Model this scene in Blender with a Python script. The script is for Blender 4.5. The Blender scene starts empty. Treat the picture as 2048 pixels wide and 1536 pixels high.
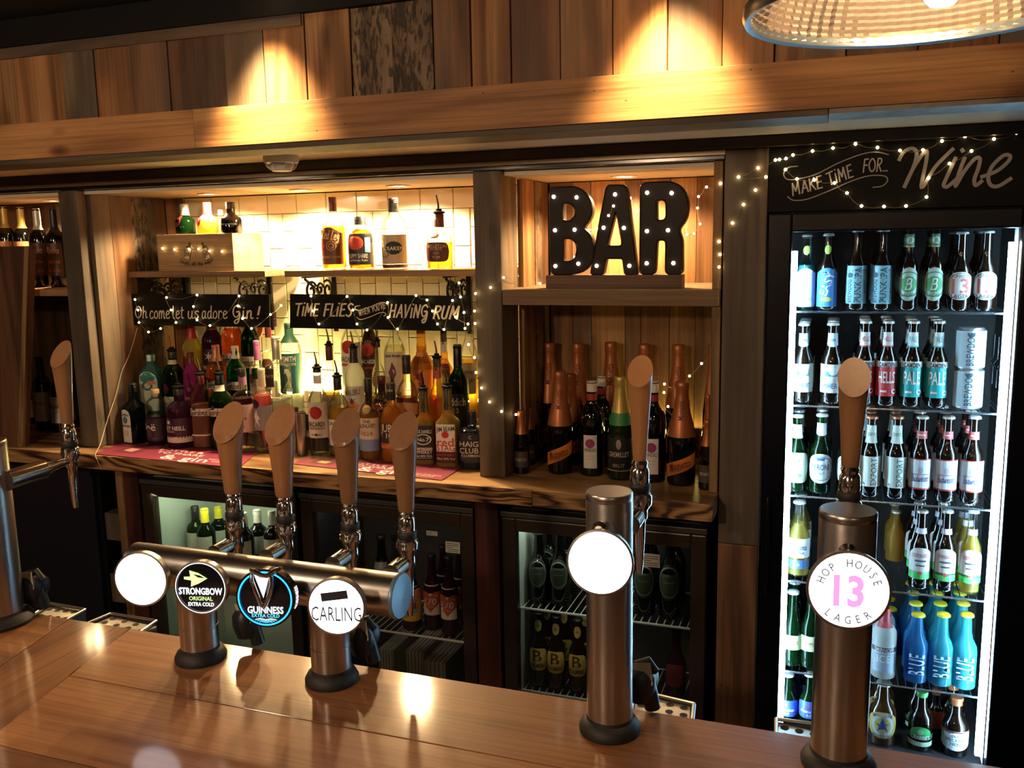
import bpy, bmesh, math, random
from mathutils import Vector, Matrix
random.seed(7)
SC = bpy.context.scene
COL = SC.collection
R = math.radians

# ---------------------------------------------------------------- camera, world, exposure
F_PX, PITCH, YAW, ROLL, EYE = 1800.0, R(9.0), R(19.9), R(-1.05), 1.65
_f = Vector((-math.sin(YAW)*math.cos(PITCH), math.cos(YAW)*math.cos(PITCH), -math.sin(PITCH)))
_r = _f.cross(Vector((0, 0, 1))).normalized(); _u = _r.cross(_f)
_rt = _r*math.cos(ROLL) + _u*math.sin(ROLL)
_up = -_r*math.sin(ROLL) + _u*math.cos(ROLL)
EYEP = Vector((0, 0, EYE))
cam_d = bpy.data.cameras.new('camera')
cam_d.sensor_width = 36.0; cam_d.lens = F_PX/2048*36.0; cam_d.clip_start = 0.02
cam = bpy.data.objects.new('camera', cam_d); COL.objects.link(cam)
cam.matrix_world = Matrix(((_rt.x, _up.x, -_f.x, 0), (_rt.y, _up.y, -_f.y, 0), (_rt.z, _up.z, -_f.z, EYE), (0, 0, 0, 1)))
SC.camera = cam
w = bpy.data.worlds.new('world'); SC.world = w; w.use_nodes = True
w.node_tree.nodes['Background'].inputs[0].default_value = (1.0, 0.72, 0.5, 1)
w.node_tree.nodes['Background'].inputs[1].default_value = 0.035
vs = SC.view_settings
vs.view_transform = 'Standard'; vs.look = 'None'; vs.gamma = 1.0; vs.use_curve_mapping = False; vs.exposure = 0.55
cy = SC.cycles
cy.use_denoising = True; cy.max_bounces = 8; cy.diffuse_bounces = 3; cy.glossy_bounces = 4
cy.transmission_bounces = 4; cy.transparent_max_bounces = 24; cy.sample_clamp_indirect = 4.0; cy.sample_clamp_direct = 0
cy.caustics_reflective = False; cy.caustics_refractive = False; cy.use_adaptive_sampling = True

WARM = (1.0, 0.62, 0.27)
def light(name, kind, loc, power, color=WARM, aim=None, **kw):
    d = bpy.data.lights.new(name, kind); d.energy = power; d.color = color
    for k, v in kw.items(): setattr(d, k, v)
    o = bpy.data.objects.new(name, d); COL.objects.link(o); o.location = loc
    if aim is not None:
        o.rotation_euler = (Vector(aim)-Vector(loc)).to_track_quat('-Z', 'Y').to_euler()
    return o
NICHE_Z, BACK_Y = 1.833, 2.80
# ceiling spots washing down the timber fascia
for sx in (-1.325, -0.345, -2.95):
    light('ceiling_spot', 'SPOT', (sx, 1.87, 2.262), 150 if sx > -2 else 50, (1.0, 0.70, 0.33), (sx, 1.955, 1.5), spot_size=R(66), spot_blend=1.0, shadow_soft_size=0.03)
# niche downlights
SPOTS = [(-1.329, 2.64, 60), (-1.688, 2.64, 60), (-2.058, 2.64, 38), (-0.596, 2.64, 30), (-2.76, 2.64, 20)]
for sx, sy, pw in SPOTS:
    light('niche_spot', 'SPOT', (sx, sy, NICHE_Z-0.012), pw, (1.0, 0.68, 0.33), (sx, sy, 0), spot_size=R(150), spot_blend=0.35, shadow_soft_size=0.025)
light('niche_strip_light', 'AREA', (-1.79, 2.775, 1.12), 5.0, (1.0, 0.78, 0.24), (-1.79, 2.72, 1.6), shape='RECTANGLE', size=0.26, size_y=0.03)
light('niche_strip_light', 'AREA', (-1.25, 2.775, 1.12), 1.0, (1.0, 0.78, 0.24), (-1.25, 2.72, 1.6), shape='RECTANGLE', size=0.35, size_y=0.02)
light('niche_strip_light', 'AREA', (-0.5, 2.775, 1.05), 1.0, (1.0, 0.8, 0.2), (-0.5, 2.6, 1.4), shape='RECTANGLE', size=0.4, size_y=0.02)
# unseen fill lights added behind and beside the viewer
for p, e in (((-1.6, 0.30, 2.05), 13), ((-1.1, -1.1, 2.05), 60), ((0.9, -1.2, 2.05), 5), ((-3.0, 0.2, 2.0), 10)):
    light('room_fill_light', 'POINT', p, e, (1.0, 0.68, 0.42), shadow_soft_size=0.06)

# ---------------------------------------------------------------- measuring helpers (pixel of the photograph -> point on a real plane)
def ray(x, y): return _f + _rt*((x-1024)/F_PX) - _up*((y-768)/F_PX)
def at(x, y, Y): d = ray(x, y); return EYEP + d*(Y/d.y)
def atz(x, y, Z): d = ray(x, y); return EYEP + d*((Z-EYE)/d.z)
def depth(p): return (Vector(p)-EYEP).dot(_f)

# ---------------------------------------------------------------- object helpers
def link(name, me, mat=None, parent=None, loc=None, rotz=0.0):
    o = bpy.data.objects.new(name, me); COL.objects.link(o)
    if mat is not None and me is not None and len(me.materials) == 0: me.materials.append(mat)
    if loc is not None: o.location = loc
    if rotz: o.rotation_euler = (0, 0, rotz)
    if parent is not None: o.parent = parent
    return o
def tag(o, label=None, cat=None, group=None, kind=None):
    if label: o['label'] = label
    if cat: o['category'] = cat
    if group: o['group'] = group
    if kind: o['kind'] = kind
    return o
def thing(name, label, cat, loc=(0, 0, 0), rotz=0.0, group=None):
    o = link(name, None, loc=loc, rotz=rotz); o.empty_display_size = 0.05
    return tag(o, label, cat, group)
def struct(o): o['kind'] = 'structure'; return o
def mesh(name, V, Fc, smooth=False):
    me = bpy.data.meshes.new(name); me.from_pydata([tuple(v) for v in V], [], Fc); me.update()
    if smooth:
        me.polygons.foreach_set('use_smooth', [True]*len(me.polygons))
    return me
class MB:
    def __init__(s): s.V = []; s.F = []
    def add(s, V, Fc):
        b = len(s.V); s.V += [tuple(v) for v in V]; s.F += [tuple(i+b for i in f) for f in Fc]; return s
    def box(s, x0, x1, y0, y1, z0, z1, M=None):
        V = [Vector((x, y, z)) for x in (x0, x1) for y in (y0, y1) for z in (z0, z1)]
        if M: V = [M @ v for v in V]
        return s.add(V, [(0, 1, 3, 2), (4, 6, 7, 5), (0, 4, 5, 1), (2, 3, 7, 6), (0, 2, 6, 4), (1, 5, 7, 3)])
    def tube(s, pts, r, n=8, cap=True):
        pts = [Vector(p) for p in pts]; rr = r if isinstance(r, (list, tuple)) else [r]*len(pts)
        V = []; prev = None
        for i, p in enumerate(pts):
            t = (pts[min(i+1, len(pts)-1)] - pts[max(i-1, 0)]).normalized()
            a = prev if prev is not None else (Vector((0, 0, 1)) if abs(t.z) < 0.9 else Vector((1, 0, 0)))
            a = (a - t*a.dot(t)).normalized(); prev = a; b = t.cross(a)
            for k in range(n):
                q = 2*math.pi*k/n; V.append(p + (a*math.cos(q)+b*math.sin(q))*rr[i])
        Fc = [(i*n+k, i*n+(k+1) % n, (i+1)*n+(k+1) % n, (i+1)*n+k) for i in range(len(pts)-1) for k in range(n)]
        if cap: Fc += [tuple(range(n))[::-1], tuple((len(pts)-1)*n+k for k in range(n))]
        return s.add(V, Fc)
    def lathe(s, prof, n=24, M=None, sq=2.0, cap=True):
        V = []; Fc = []
        for r, z in prof:
            for k in range(n):
                q = 2*math.pi*k/n; m = sqf(q, sq)
                v = Vector((r*m*math.cos(q), r*m*math.sin(q), z)); V.append(M @ v if M else v)
        for i in range(len(prof)-1):
            for k in range(n): Fc.append((i*n+k, i*n+(k+1) % n, (i+1)*n+(k+1) % n, (i+1)*n+k))
        if cap and prof[0][0] > 1e-5: Fc.append(tuple(range(n))[::-1])
        if cap and prof[-1][0] > 1e-5: Fc.append(tuple((len(prof)-1)*n+k for k in range(n)))
        return s.add(V, Fc)
    def ball(s, c, r, n=8, m=5):
        return s.lathe([(max(r*math.sin(math.pi*i/m), 1e-6), -r*math.cos(math.pi*i/m)) for i in range(m+1)], n, Matrix.Translation(c))
    def build(s, name, mat, parent=None, smooth=False, bevel=0.0, loc=None, rotz=0.0, sharp=40):
        me = mesh(name, s.V, s.F, smooth)
        if bevel:
            bm = bmesh.new(); bm.from_mesh(me)
            bmesh.ops.bevel(bm, geom=list(bm.edges), offset=bevel, segments=2, profile=0.6, affect='EDGES', clamp_overlap=True)
            bm.to_mesh(me); bm.free()
        if smooth:
            try: me.set_sharp_from_angle(angle=R(sharp))
            except Exception: pass
        return link(name, me, mat, parent, loc, rotz)
def sqf(q, n):
    if n == 2.0: return 1.0
    return (abs(math.cos(q))**n + abs(math.sin(q))**n)**(-1.0/n)
def catmull(P, k=6):
    P = [Vector(p) for p in P]
    if len(P) < 3: return P
    out = []
    for i in range(len(P)-1):
        a = P[max(i-1, 0)]; b = P[i]; c = P[i+1]; d = P[min(i+2, len(P)-1)]
        for j in range(k):
            t = j/k
            out.append(0.5*((2*b)+(c-a)*t+(2*a-5*b+4*c-d)*t*t+(3*b-a-3*c+d)*t**3))
    out.append(P[-1]); return out

# ---------------------------------------------------------------- materials
MATS = {}
def pmat(name, col, rough=0.5, metal=0.0, emit=None, es=0.0, coat=0.0, spec=0.5, noise=0.0, nscale=30, bump=0.0, alpha=1.0):
    if name in MATS: return MATS[name]
    m = bpy.data.materials.new(name); m.use_nodes = True; nt = m.node_tree; b = nt.nodes['Principled BSDF']
    b.inputs['Base Color'].default_value = (*col, 1); b.inputs['Roughness'].default_value = rough
    b.inputs['Metallic'].default_value = metal; b.inputs['Coat Weight'].default_value = coat
    b.inputs['Specular IOR Level'].default_value = spec
    if emit: b.inputs['Emission Color'].default_value = (*emit, 1); b.inputs['Emission Strength'].default_value = es
    if noise or bump:
        tc = nt.nodes.new('ShaderNodeTexCoord'); n = nt.nodes.new('ShaderNodeTexNoise')
        n.inputs['Scale'].default_value = nscale; n.inputs['Detail'].default_value = 5
        nt.links.new(tc.outputs['Object'], n.inputs['Vector'])
        if noise:
            mx = nt.nodes.new('ShaderNodeMixRGB'); mx.blend_type = 'MULTIPLY'; mx.inputs[0].default_value = noise
            mx.inputs[1].default_value = (*col, 1); cr = nt.nodes.new('ShaderNodeValToRGB')
            cr.color_ramp.elements[0].position = 0.3; cr.color_ramp.elements[1].position = 0.7
            nt.links.new(n.outputs['Fac'], cr.inputs['Fac']); nt.links.new(cr.outputs['Color'], mx.inputs[2])
            nt.links.new(mx.outputs[0], b.inputs['Base Color'])
        if bump:
            bp = nt.nodes.new('ShaderNodeBump'); bp.inputs['Strength'].default_value = bump; bp.inputs['Distance'].default_value = 0.002
            nt.links.new(n.outputs['Fac'], bp.inputs['Height']); nt.links.new(bp.outputs['Normal'], b.inputs['Normal'])
    MATS[name] = m; return m
def emat(name, col, strength):
    if name in MATS: return MATS[name]
    m = bpy.data.materials.new(name); m.use_nodes = True; nt = m.node_tree; nt.nodes.clear()
    e = nt.nodes.new('ShaderNodeEmission'); o = nt.nodes.new('ShaderNodeOutputMaterial')
    e.inputs[0].default_value = (*col, 1); e.inputs[1].default_value = strength
    nt.links.new(e.outputs[0], o.inputs[0]); MATS[name] = m; return m
def glass(name, col, body=0.0, bcol=None, rough=0.03):
    """thin coloured glass or a liquid: tinted transparency, a fresnel gloss, some scattering body"""
    if name in MATS: return MATS[name]
    m = bpy.data.materials.new(name); m.use_nodes = True; nt = m.node_tree; nt.nodes.clear(); N = nt.nodes.new
    o = N('ShaderNodeOutputMaterial'); t = N('ShaderNodeBsdfTransparent'); t.inputs[0].default_value = (*col, 1)
    g = N('ShaderNodeBsdfGlossy'); g.inputs['Roughness'].default_value = rough; g.inputs[0].default_value = (1, 1, 1, 1)
    fr = N('ShaderNodeLayerWeight'); fr.inputs['Blend'].default_value = 0.22
    mx = N('ShaderNodeMixShader'); base = t.outputs[0]
    if body:
        dfu = N('ShaderNodeBsdfDiffuse'); tl = N('ShaderNodeBsdfTranslucent'); c = bcol or col
        dfu.inputs[0].default_value = (*c, 1); tl.inputs[0].default_value = (*c, 1)
        ad = N('ShaderNodeMixShader'); ad.inputs[0].default_value = 0.6
        nt.links.new(dfu.outputs[0], ad.inputs[1]); nt.links.new(tl.outputs[0], ad.inputs[2])
        m2 = N('ShaderNodeMixShader'); m2.inputs[0].default_value = body
        nt.links.new(t.outputs[0], m2.inputs[1]); nt.links.new(ad.outputs[0], m2.inputs[2]); base = m2.outputs[0]
    cl = N('ShaderNodeMath'); cl.operation = 'MULTIPLY'; cl.inputs[1].default_value = 0.75
    nt.links.new(fr.outputs['Fresnel'], cl.inputs[0])
    nt.links.new(cl.outputs[0], mx.inputs[0]); nt.links.new(base, mx.inputs[1]); nt.links.new(g.outputs[0], mx.inputs[2])
    nt.links.new(mx.outputs[0], o.inputs[0]); MATS[name] = m; return m
def wood(name, dark, mid, light_, axis='Z', weather=0.0, saw=0.0, rings=1.0, scale=1.0, rough=0.6, coat=0.0, bump=0.35, knots=0.5, spec=0.35, wcol=(0.06, 0.05, 0.04), grain=0.55, patch=0.5):
    if name in MATS: return MATS[name]
    m = bpy.data.materials.new(name); m.use_nodes = True; nt = m.node_tree; N = nt.nodes.new; L = nt.links.new
    b = nt.nodes['Principled BSDF']; b.inputs['Roughness'].default_value = rough; b.inputs['Coat Weight'].default_value = coat
    b.inputs['Coat Roughness'].default_value = 0.10; b.inputs['Specular IOR Level'].default_value = spec
    tc = N('ShaderNodeTexCoord'); oi = N('ShaderNodeObjectInfo')
    mu = N('ShaderNodeMath'); mu.operation = 'MULTIPLY'; mu.inputs[1].default_value = 57.0; L(oi.outputs['Random'], mu.inputs[0])
    ad = N('ShaderNodeVectorMath'); ad.operation = 'ADD'; L(tc.outputs['Object'], ad.inputs[0])
    cx = N('ShaderNodeCombineXYZ'); L(mu.outputs[0], cx.inputs[0]); L(mu.outputs[0], cx.inputs[1]); L(mu.outputs[0], cx.inputs[2]); L(cx.outputs[0], ad.inputs[1])
    def mp(sx, along):
        q = N('ShaderNodeMapping'); s = [sx*scale]*3; s['XYZ'.index(axis)] = along*scale
        q.inputs['Scale'].default_value = s; L(ad.outputs[0], q.inputs[0]); return q.outputs[0]
    def noise(vec, sc, det=6, dist=0.0, rg=0.55):
        n = N('ShaderNodeTexNoise'); n.inputs['Scale'].default_value = sc; n.inputs['Detail'].default_value = det
        n.inputs['Distortion'].default_value = dist; n.inputs['Roughness'].default_value = rg; L(vec, n.inputs['Vector']); return n.outputs['Fac']
    def ramp(fac, stops):
        r = N('ShaderNodeValToRGB'); e = r.color_ramp.elements
        while len(e) < len(stops): e.new(0.5)
        for i, (p, c) in enumerate(stops): e[i].position = p; e[i].color = (*c, 1) if len(c) == 3 else c
        L(fac, r.inputs['Fac']); return r.outputs['Color']
    g3 = lambda v: (v, v, v)
    # broad ring figure: noise warped bands running with the grain
    fig = noise(mp(5.0, 0.7), 1.0, 2, 0.6)
    band = N('ShaderNodeMath'); band.operation = 'MULTIPLY'; band.inputs[1].default_value = 26.0*rings; L(fig, band.inputs[0])
    sn = N('ShaderNodeMath'); sn.operation = 'SINE'; L(band.outputs[0], sn.inputs[0])
    sn2 = N('ShaderNodeMath'); sn2.operation = 'MULTIPLY_ADD'; sn2.inputs[1].default_value = 0.5; sn2.inputs[2].default_value = 0.5; L(sn.outputs[0], sn2.inputs[0])
    fine = noise(mp(60, 2.2), 1.0, 6)
    mixf = N('ShaderNodeMath'); mixf.operation = 'MULTIPLY_ADD'; mixf.inputs[1].default_value = 0.45*min(rings, 1.3); L(sn2.outputs[0], mixf.inputs[0])
    half = N('ShaderNodeMath'); half.operation = 'MULTIPLY'; half.inputs[1].default_value = 0.62; L(fine, half.inputs[0]); L(half.outputs[0], mixf.inputs[2])
    col = ramp(mixf.outputs[0], [(0.18, light_), (0.5, mid), (0.85, dark)])
    def mul(a, bcol, fac):
        x = N('ShaderNodeMixRGB'); x.blend_type = 'MULTIPLY'; x.inputs[0].default_value = fac; L(a, x.inputs[1]); L(bcol, x.inputs[2]); return x.outputs[0]
    gl = ramp(noise(mp(150, 3.0), 1.0, 4, 0.1, 0.65), [(0.36, g3(0.45)), (0.55, g3(1.0))]); col = mul(col, gl, grain)
    st = ramp(noise(mp(3.2, 1.3), 1.0, 4, 0.5), [(0.35, g3(0.55)), (0.6, g3(1.0))]); col = mul(col, st, patch)
    # per-object tone
    tone = ramp(oi.outputs['Random'], [(0.0, g3(0.5)), (0.5, (0.95, 0.9, 0.85)), (1.0, (1.15, 1.05, 0.9))])
    col = mul(col, tone, 0.7)
    if knots:
        v = N('ShaderNodeTexVoronoi'); v.inputs['Scale'].default_value = 1.0; L(mp(9.0, 3.6), v.inputs['Vector'])
        kn = ramp(v.outputs['Distance'], [(0.03, (0.05, 0.02, 0.01)), (0.10, (0.5, 0.36, 0.25)), (0.17, g3(1.0))])
        col = mul(col, kn, knots)
        v2 = N('ShaderNodeTexVoronoi'); v2.inputs['Scale'].default_value = 1.0; L(mp(26.0, 17.0), v2.inputs['Vector'])
        nl = ramp(v2.outputs['Distance'], [(0.035, g3(0.03)), (0.06, g3(1.0))]); col = mul(col, nl, knots*0.9)
    if weather:
        wn = noise(mp(7.0, 1.6), 1.0, 5, 0.8)
        wf = ramp(wn, [(0.5-0.22*weather, g3(1.0)), (0.66, g3(0.0))])
        x = N('ShaderNodeMixRGB'); L(wf, x.inputs[0]); x.inputs[1].default_value = (*wcol, 1)
        # weathering hides the grain only where the stain sits
        inv = N('ShaderNodeMixRGB'); inv.inputs[0].default_value = 0.75*weather; L(col, inv.inputs[1])
        wcm = N('ShaderNodeMixRGB'); L(wf, wcm.inputs[0]); L(col, wcm.inputs[2])
        dk = ramp(fine, [(0.3, wcol), (0.75, tuple(c*3.2 for c in wcol))]); L(dk, wcm.inputs[1]); L(wcm.outputs[0], inv.inputs[2]); col = inv.outputs[0]
        nt.nodes.remove(x)
    h = fine
    if saw:
        q = N('ShaderNodeMapping'); s = [2.0]*3; s['XYZ'.index(axis)] = 70.0; q.inputs['Scale'].default_value = s; L(ad.outputs[0], q.inputs[0])
        sw = noise(mp(95, 30), 1.0, 3, 0.3, 0.6); sc2 = noise(mp(9, 5), 1.0, 3)
        sm = N('ShaderNodeMath'); sm.operation = 'MULTIPLY'; L(sw, sm.inputs[0]); L(sc2, sm.inputs[1])
        sr = ramp(sm.outputs[0], [(0.20, g3(0.12)), (0.27, g3(1.0))]); col = mul(col, sr, saw)
        hh = N('ShaderNodeMath'); hh.operation = 'ADD'; L(fine, hh.inputs[0]); L(sr, hh.inputs[1]); h = hh.outputs[0]
    L(col, b.inputs['Base Color'])
    bp = N('ShaderNodeBump'); bp.inputs['Strength'].default_value = bump; bp.inputs['Distance'].default_value = 0.0025; L(h, bp.inputs['Height']); L(bp.outputs['Normal'], b.inputs['Normal'])
    MATS[name] = m; return m

TAN = ((0.16, 0.066, 0.022), (0.36, 0.17, 0.066), (0.52, 0.28, 0.12))
BRN = ((0.07, 0.03, 0.014), (0.17, 0.078, 0.034), (0.26, 0.13, 0.06))
GRY = ((0.06, 0.04, 0.026), (0.2, 0.13, 0.078), (0.36, 0.25, 0.15))
CLAD = [wood('tan_reclaimed_pine', *TAN, weather=0.25), wood('brown_reclaimed_pine', *BRN, weather=0.45, patch=0.8), wood('weathered_grey_pine', *GRY, weather=0.9, patch=0.95),
        wood('sawn_rough_pine', *GRY, weather=0.5, saw=0.95, bump=0.8, knots=0.2), wood('stained_tan_pine', *TAN, weather=0.8, patch=0.9), wood('plain_pine', (0.2, 0.09, 0.03), (0.42, 0.21, 0.085), (0.56, 0.32, 0.14), weather=0.1)]
WX = wood('fascia_board_pine', (0.2, 0.09, 0.032), (0.42, 0.21, 0.085), (0.54, 0.30, 0.13), axis='X', weather=0.15, knots=0.8, rings=0.9)
WEDGE = wood('rough_sawn_board_edge', (0.03, 0.02, 0.012), (0.1, 0.07, 0.042), (0.2, 0.145, 0.09), axis='X', weather=0.8)
WPOST = wood('post_pine', (0.13, 0.07, 0.032), (0.28, 0.17, 0.085), (0.4, 0.26, 0.14), weather=0.4, knots=0.8)
WPOSTD = wood('dark_post_pine', (0.035, 0.025, 0.018), (0.13, 0.09, 0.06), (0.30, 0.225, 0.155), weather=0.9, knots=1.0, patch=0.9)
WSHELF = wood('shelf_pine', (0.19, 0.1, 0.048), (0.34, 0.21, 0.115), (0.44, 0.29, 0.17), axis='X', rings=0.7, knots=0.1)
WCOUNT = wood('counter_pine', (0.2, 0.095, 0.035), (0.48, 0.27, 0.12), (0.62, 0.39, 0.2), axis='X', rings=1.3, knots=0.15, rough=0.4)
WCEDGE = wood('counter_edge_pine', (0.05, 0.02, 0.008), (0.38, 0.2, 0.085), (0.54, 0.32, 0.15), axis='X', rings=2.4, scale=2.2, knots=0.0, rough=0.5, bump=0.5)
WBAR = wood('varnished_bar_top', (0.15, 0.058, 0.022), (0.29, 0.125, 0.05), (0.38, 0.18, 0.078), axis='X', rings=0.8, knots=0.0, rough=0.5, coat=0.45, bump=0.12, spec=0.18)
WBARD = wood('darker_varnished_bar_top', (0.11, 0.042, 0.017), (0.2, 0.082, 0.034), (0.27, 0.12, 0.052), axis='Y', rings=0.8, knots=0.0, rough=0.5, coat=0.45, bump=0.12, spec=0.18)
WHAND = wood('tap_handle_beech', (0.25, 0.12, 0.055), (0.33, 0.165, 0.078), (0.37, 0.195, 0.095), rings=0.5, grain=0.12, patch=0.1, knots=0.0, rough=0.38, bump=0.05, coat=0.2)
WCRATE = wood('crate_pine', (0.22, 0.13, 0.06), (0.42, 0.28, 0.14), (0.52, 0.36, 0.2), axis='X', rings=0.8, knots=0.1)
WRED = wood('dark_red_stained_timber', (0.02, 0.005, 0.004), (0.07, 0.017, 0.012), (0.12, 0.032, 0.022), knots=0.1)
BLACK = pmat('matt_black', (0.005, 0.005, 0.006), 0.6, spec=0.15)
BLACKG = pmat('gloss_black', (0.006, 0.006, 0.008), 0.18)
RUBBER = pmat('black_rubber', (0.008, 0.009, 0.011), 0.6)
CHROME = pmat('chrome', (0.62, 0.6, 0.58), 0.12, 1.0)
STEEL = pmat('brushed_steel', (0.42, 0.4, 0.385), 0.3, 1.0, bump=0.05, nscale=80)
CREAM = pmat('cream_paint', (0.78, 0.68, 0.52), 0.55)
WHITE = pmat('white_plastic', (0.75, 0.73, 0.7), 0.35)
TILE = pmat('glazed_white_tile', (0.74, 0.66, 0.5), 0.13, coat=0.3)
GROUT = pmat('dark_grout', (0.07, 0.05, 0.03), 0.9)
FRM = pmat('fridge_frame_brown', (0.03, 0.019, 0.015), 0.32)
LINER = pmat('pale_fridge_liner', (0.42, 0.48, 0.42), 0.5)
LINERD = pmat('dark_fridge_liner', (0.03, 0.028, 0.028), 0.5)
WIRE = pmat('white_coated_wire', (0.62, 0.6, 0.52), 0.4)
WIREC = pmat('bright_wire', (0.5, 0.55, 0.62), 0.25, 1.0)
PANE = glass('window_glass', (0.93, 0.94, 0.94))
BULB = emat('warm_led_bulb', (1.0, 0.72, 0.30), 14.0)
BULBW = emat('white_led_bulb', (1.0, 0.86, 0.62), 14.0)
DISC = emat('downlight_lens', (1.0, 0.74, 0.38), 30.0)
FACEW = emat('white_backlit_lens', (0.92, 0.93, 1.0), 3.4)
INKC = {}
def ink(c, rough=0.6):
    k = 'print_%02x%02x%02x' % tuple(int(max(0, min(1, v))*255) for v in c)
    return pmat(k, c, rough)
# ---------------------------------------------------------------- lettering
_TC = {}
def text_mesh(s, bold=0.0):
    """2D triangulated text, cap height about 0.7, centred on its box; returns verts (x, y), faces, width"""
    k = (s, bold)
    if k in _TC: return _TC[k]
    c = bpy.data.curves.new('lettering', 'FONT'); c.body = s; c.size = 1.0; c.resolution_u = 2; c.offset = bold; c.fill_mode = 'FRONT'
    o = bpy.data.objects.new('lettering', c); COL.objects.link(o)
    me = bpy.data.meshes.new_from_object(o.evaluated_get(bpy.context.evaluated_depsgraph_get()))
    V = [(v.co.x, v.co.y) for v in me.vertices]; Fc = [tuple(p.vertices) for p in me.polygons]
    bpy.data.objects.remove(o); bpy.data.curves.remove(c); bpy.data.meshes.remove(me)
    x0 = min(v[0] for v in V); x1 = max(v[0] for v in V)
    V = [(v[0]-(x0+x1)/2, v[1]-0.35) for v in V]
    _TC[k] = (V, Fc, x1-x0); return _TC[k]
# single-stroke hand lettering: glyph -> (advance, strokes); s=smooth curve, l=straight
G = {
'O': (.62, ['s.3,1 .08,.75 .05,.35 .25,.02 .5,.2 .55,.65 .38,.98 .2,.95']), 'h': (.45, ['l.08,1 .06,0', 's.06,.35 .2,.6 .32,.5 .31,.2 .36,.02 .45,.06']),
'c': (.38, ['s.34,.5 .2,.6 .06,.35 .1,.06 .25,.0 .38,.12']), 'o': (.42, ['s.22,.6 .06,.4 .08,.08 .25,.02 .37,.25 .3,.55 .22,.6']),
'm': (.62, ['l.06,.58 .05,0', 's.05,.3 .18,.6 .27,.5 .27,.02', 's.27,.3 .4,.6 .5,.5 .5,.15 .56,.0 .62,.06']),
'e': (.4, ['s.06,.3 .25,.34 .34,.48 .22,.61 .07,.42 .08,.12 .22,.0 .4,.12']), 'l': (.24, ['s.06,1 .05,.4 .08,.06 .2,.04']),
't': (.34, ['s.16,.9 .13,.4 .16,.06 .3,.06', 'l.02,.62 .32,.66']), 'u': (.44, ['s.06,.58 .05,.2 .14,.0 .28,.1 .33,.58', 's.33,.5 .33,.1 .44,.03']),
's': (.34, ['s.31,.52 .18,.6 .08,.46 .2,.32 .3,.16 .18,.0 .03,.08']), 'a': (.44, ['s.32,.52 .18,.6 .06,.35 .1,.05 .22,.02 .33,.3 .33,.58', 's.33,.5 .34,.1 .44,.03']),
'd': (.44, ['s.32,.5 .18,.58 .06,.35 .1,.05 .22,.02 .33,.3 .35,1', 's.35,.6 .34,.1 .44,.04']), 'r': (.34, ['l.07,.6 .06,0', 's.06,.35 .16,.58 .3,.56 .32,.48']),
'G': (.6, ['s.5,.85 .35,1.02 .12,.85 .06,.45 .2,.12 .4,.2 .47,.5', 's.28,.5 .47,.52 .5,.2 .42,-.25 .25,-.38 .18,-.2 .45,.02']), 'i': (.22, ['s.08,.58 .07,.15 .12,.02 .22,.06', 'l.1,.78 .1,.83']),
'n': (.46, ['l.07,.58 .06,0', 's.06,.33 .2,.6 .31,.5 .31,.12 .38,.0 .46,.05']), '!': (.25, ['l.14,1 .1,.3', 'l.09,.05 .09,.0']), 'y': (.4, ['s.05,.58 .08,.3 .2,.22 .32,.35', 's.34,.58 .3,-.1 .18,-.3 .06,-.2']),
'J': (.45, ['l.15,1 .45,1', 's.33,1 .3,.3 .18,.0 .03,.15']), 'g': (.42, ['s.33,.5 .18,.6 .06,.38 .18,.18 .33,.35', 's.33,.58 .3,-.15 .18,-.3 .05,-.18']), 'w': (.6, ['s.05,.58 .08,.1 .2,.03 .28,.5', 's.28,.5 .32,.08 .44,.05 .54,.58']),
'T': (.5, ['l.02,.97 .52,1.0', 'l.28,.97 .2,0']), 'I': (.2, ['l.12,.75 .06,0', 'l.17,1.02 .17,1.06']), 'M': (.62, ['l.02,0 .16,1', 'l.16,1 .28,.3', 'l.28,.3 .54,1', 'l.54,1 .5,0']), 'E': (.45, ['l.14,1 .04,0', 'l.14,.98 .44,1', 'l.09,.52 .36,.54', 'l.04,.02 .36,.02']),
'F': (.44, ['l.14,1 .04,0', 'l.14,.98 .46,1', 'l.09,.52 .36,.54']), 'L': (.4, ['l.14,1 .04,.02', 'l.04,.02 .34,.02']), 'S': (.44, ['s.46,.92 .3,1.02 .14,.82 .22,.58 .36,.4 .34,.12 .18,-.02 .02,.1']),
'H': (.54, ['l.14,1 .04,0', 'l.5,1 .4,0', 'l.09,.5 .45,.52']), 'A': (.52, ['l.02,0 .34,1', 'l.34,1 .46,0', 'l.14,.35 .42,.36']), 'V': (.5, ['l.1,1 .18,0', 'l.18,0 .5,1']), 'N': (.54, ['l.04,0 .14,1', 'l.14,1 .38,.02', 'l.38,.02 .5,1']),
'R': (.48, ['l.14,1 .04,0', 's.13,.97 .36,.98 .44,.8 .34,.58 .1,.5', 'l.2,.5 .4,0']), 'U': (.5, ['s.12,1 .04,.3 .12,.02 .3,.08 .38,.5 .46,1']), 'W': (.66, ['l.08,1 .1,0', 'l.1,0 .36,.8', 'l.36,.8 .38,0', 'l.38,0 .66,1']),
'Y': (.44, ['l.08,1 .2,.5', 'l.48,1 .12,0']), 'K': (.48, ['l.14,1 .04,0', 'l.46,1 .1,.45', 'l.18,.55 .42,0']), "'": (.14, ['l.1,1 .07,.82']), '.': (.12, ['l.05,.03 .06,.0']), ' ': (.28, []), 'Q': (.5, []),
}
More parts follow.
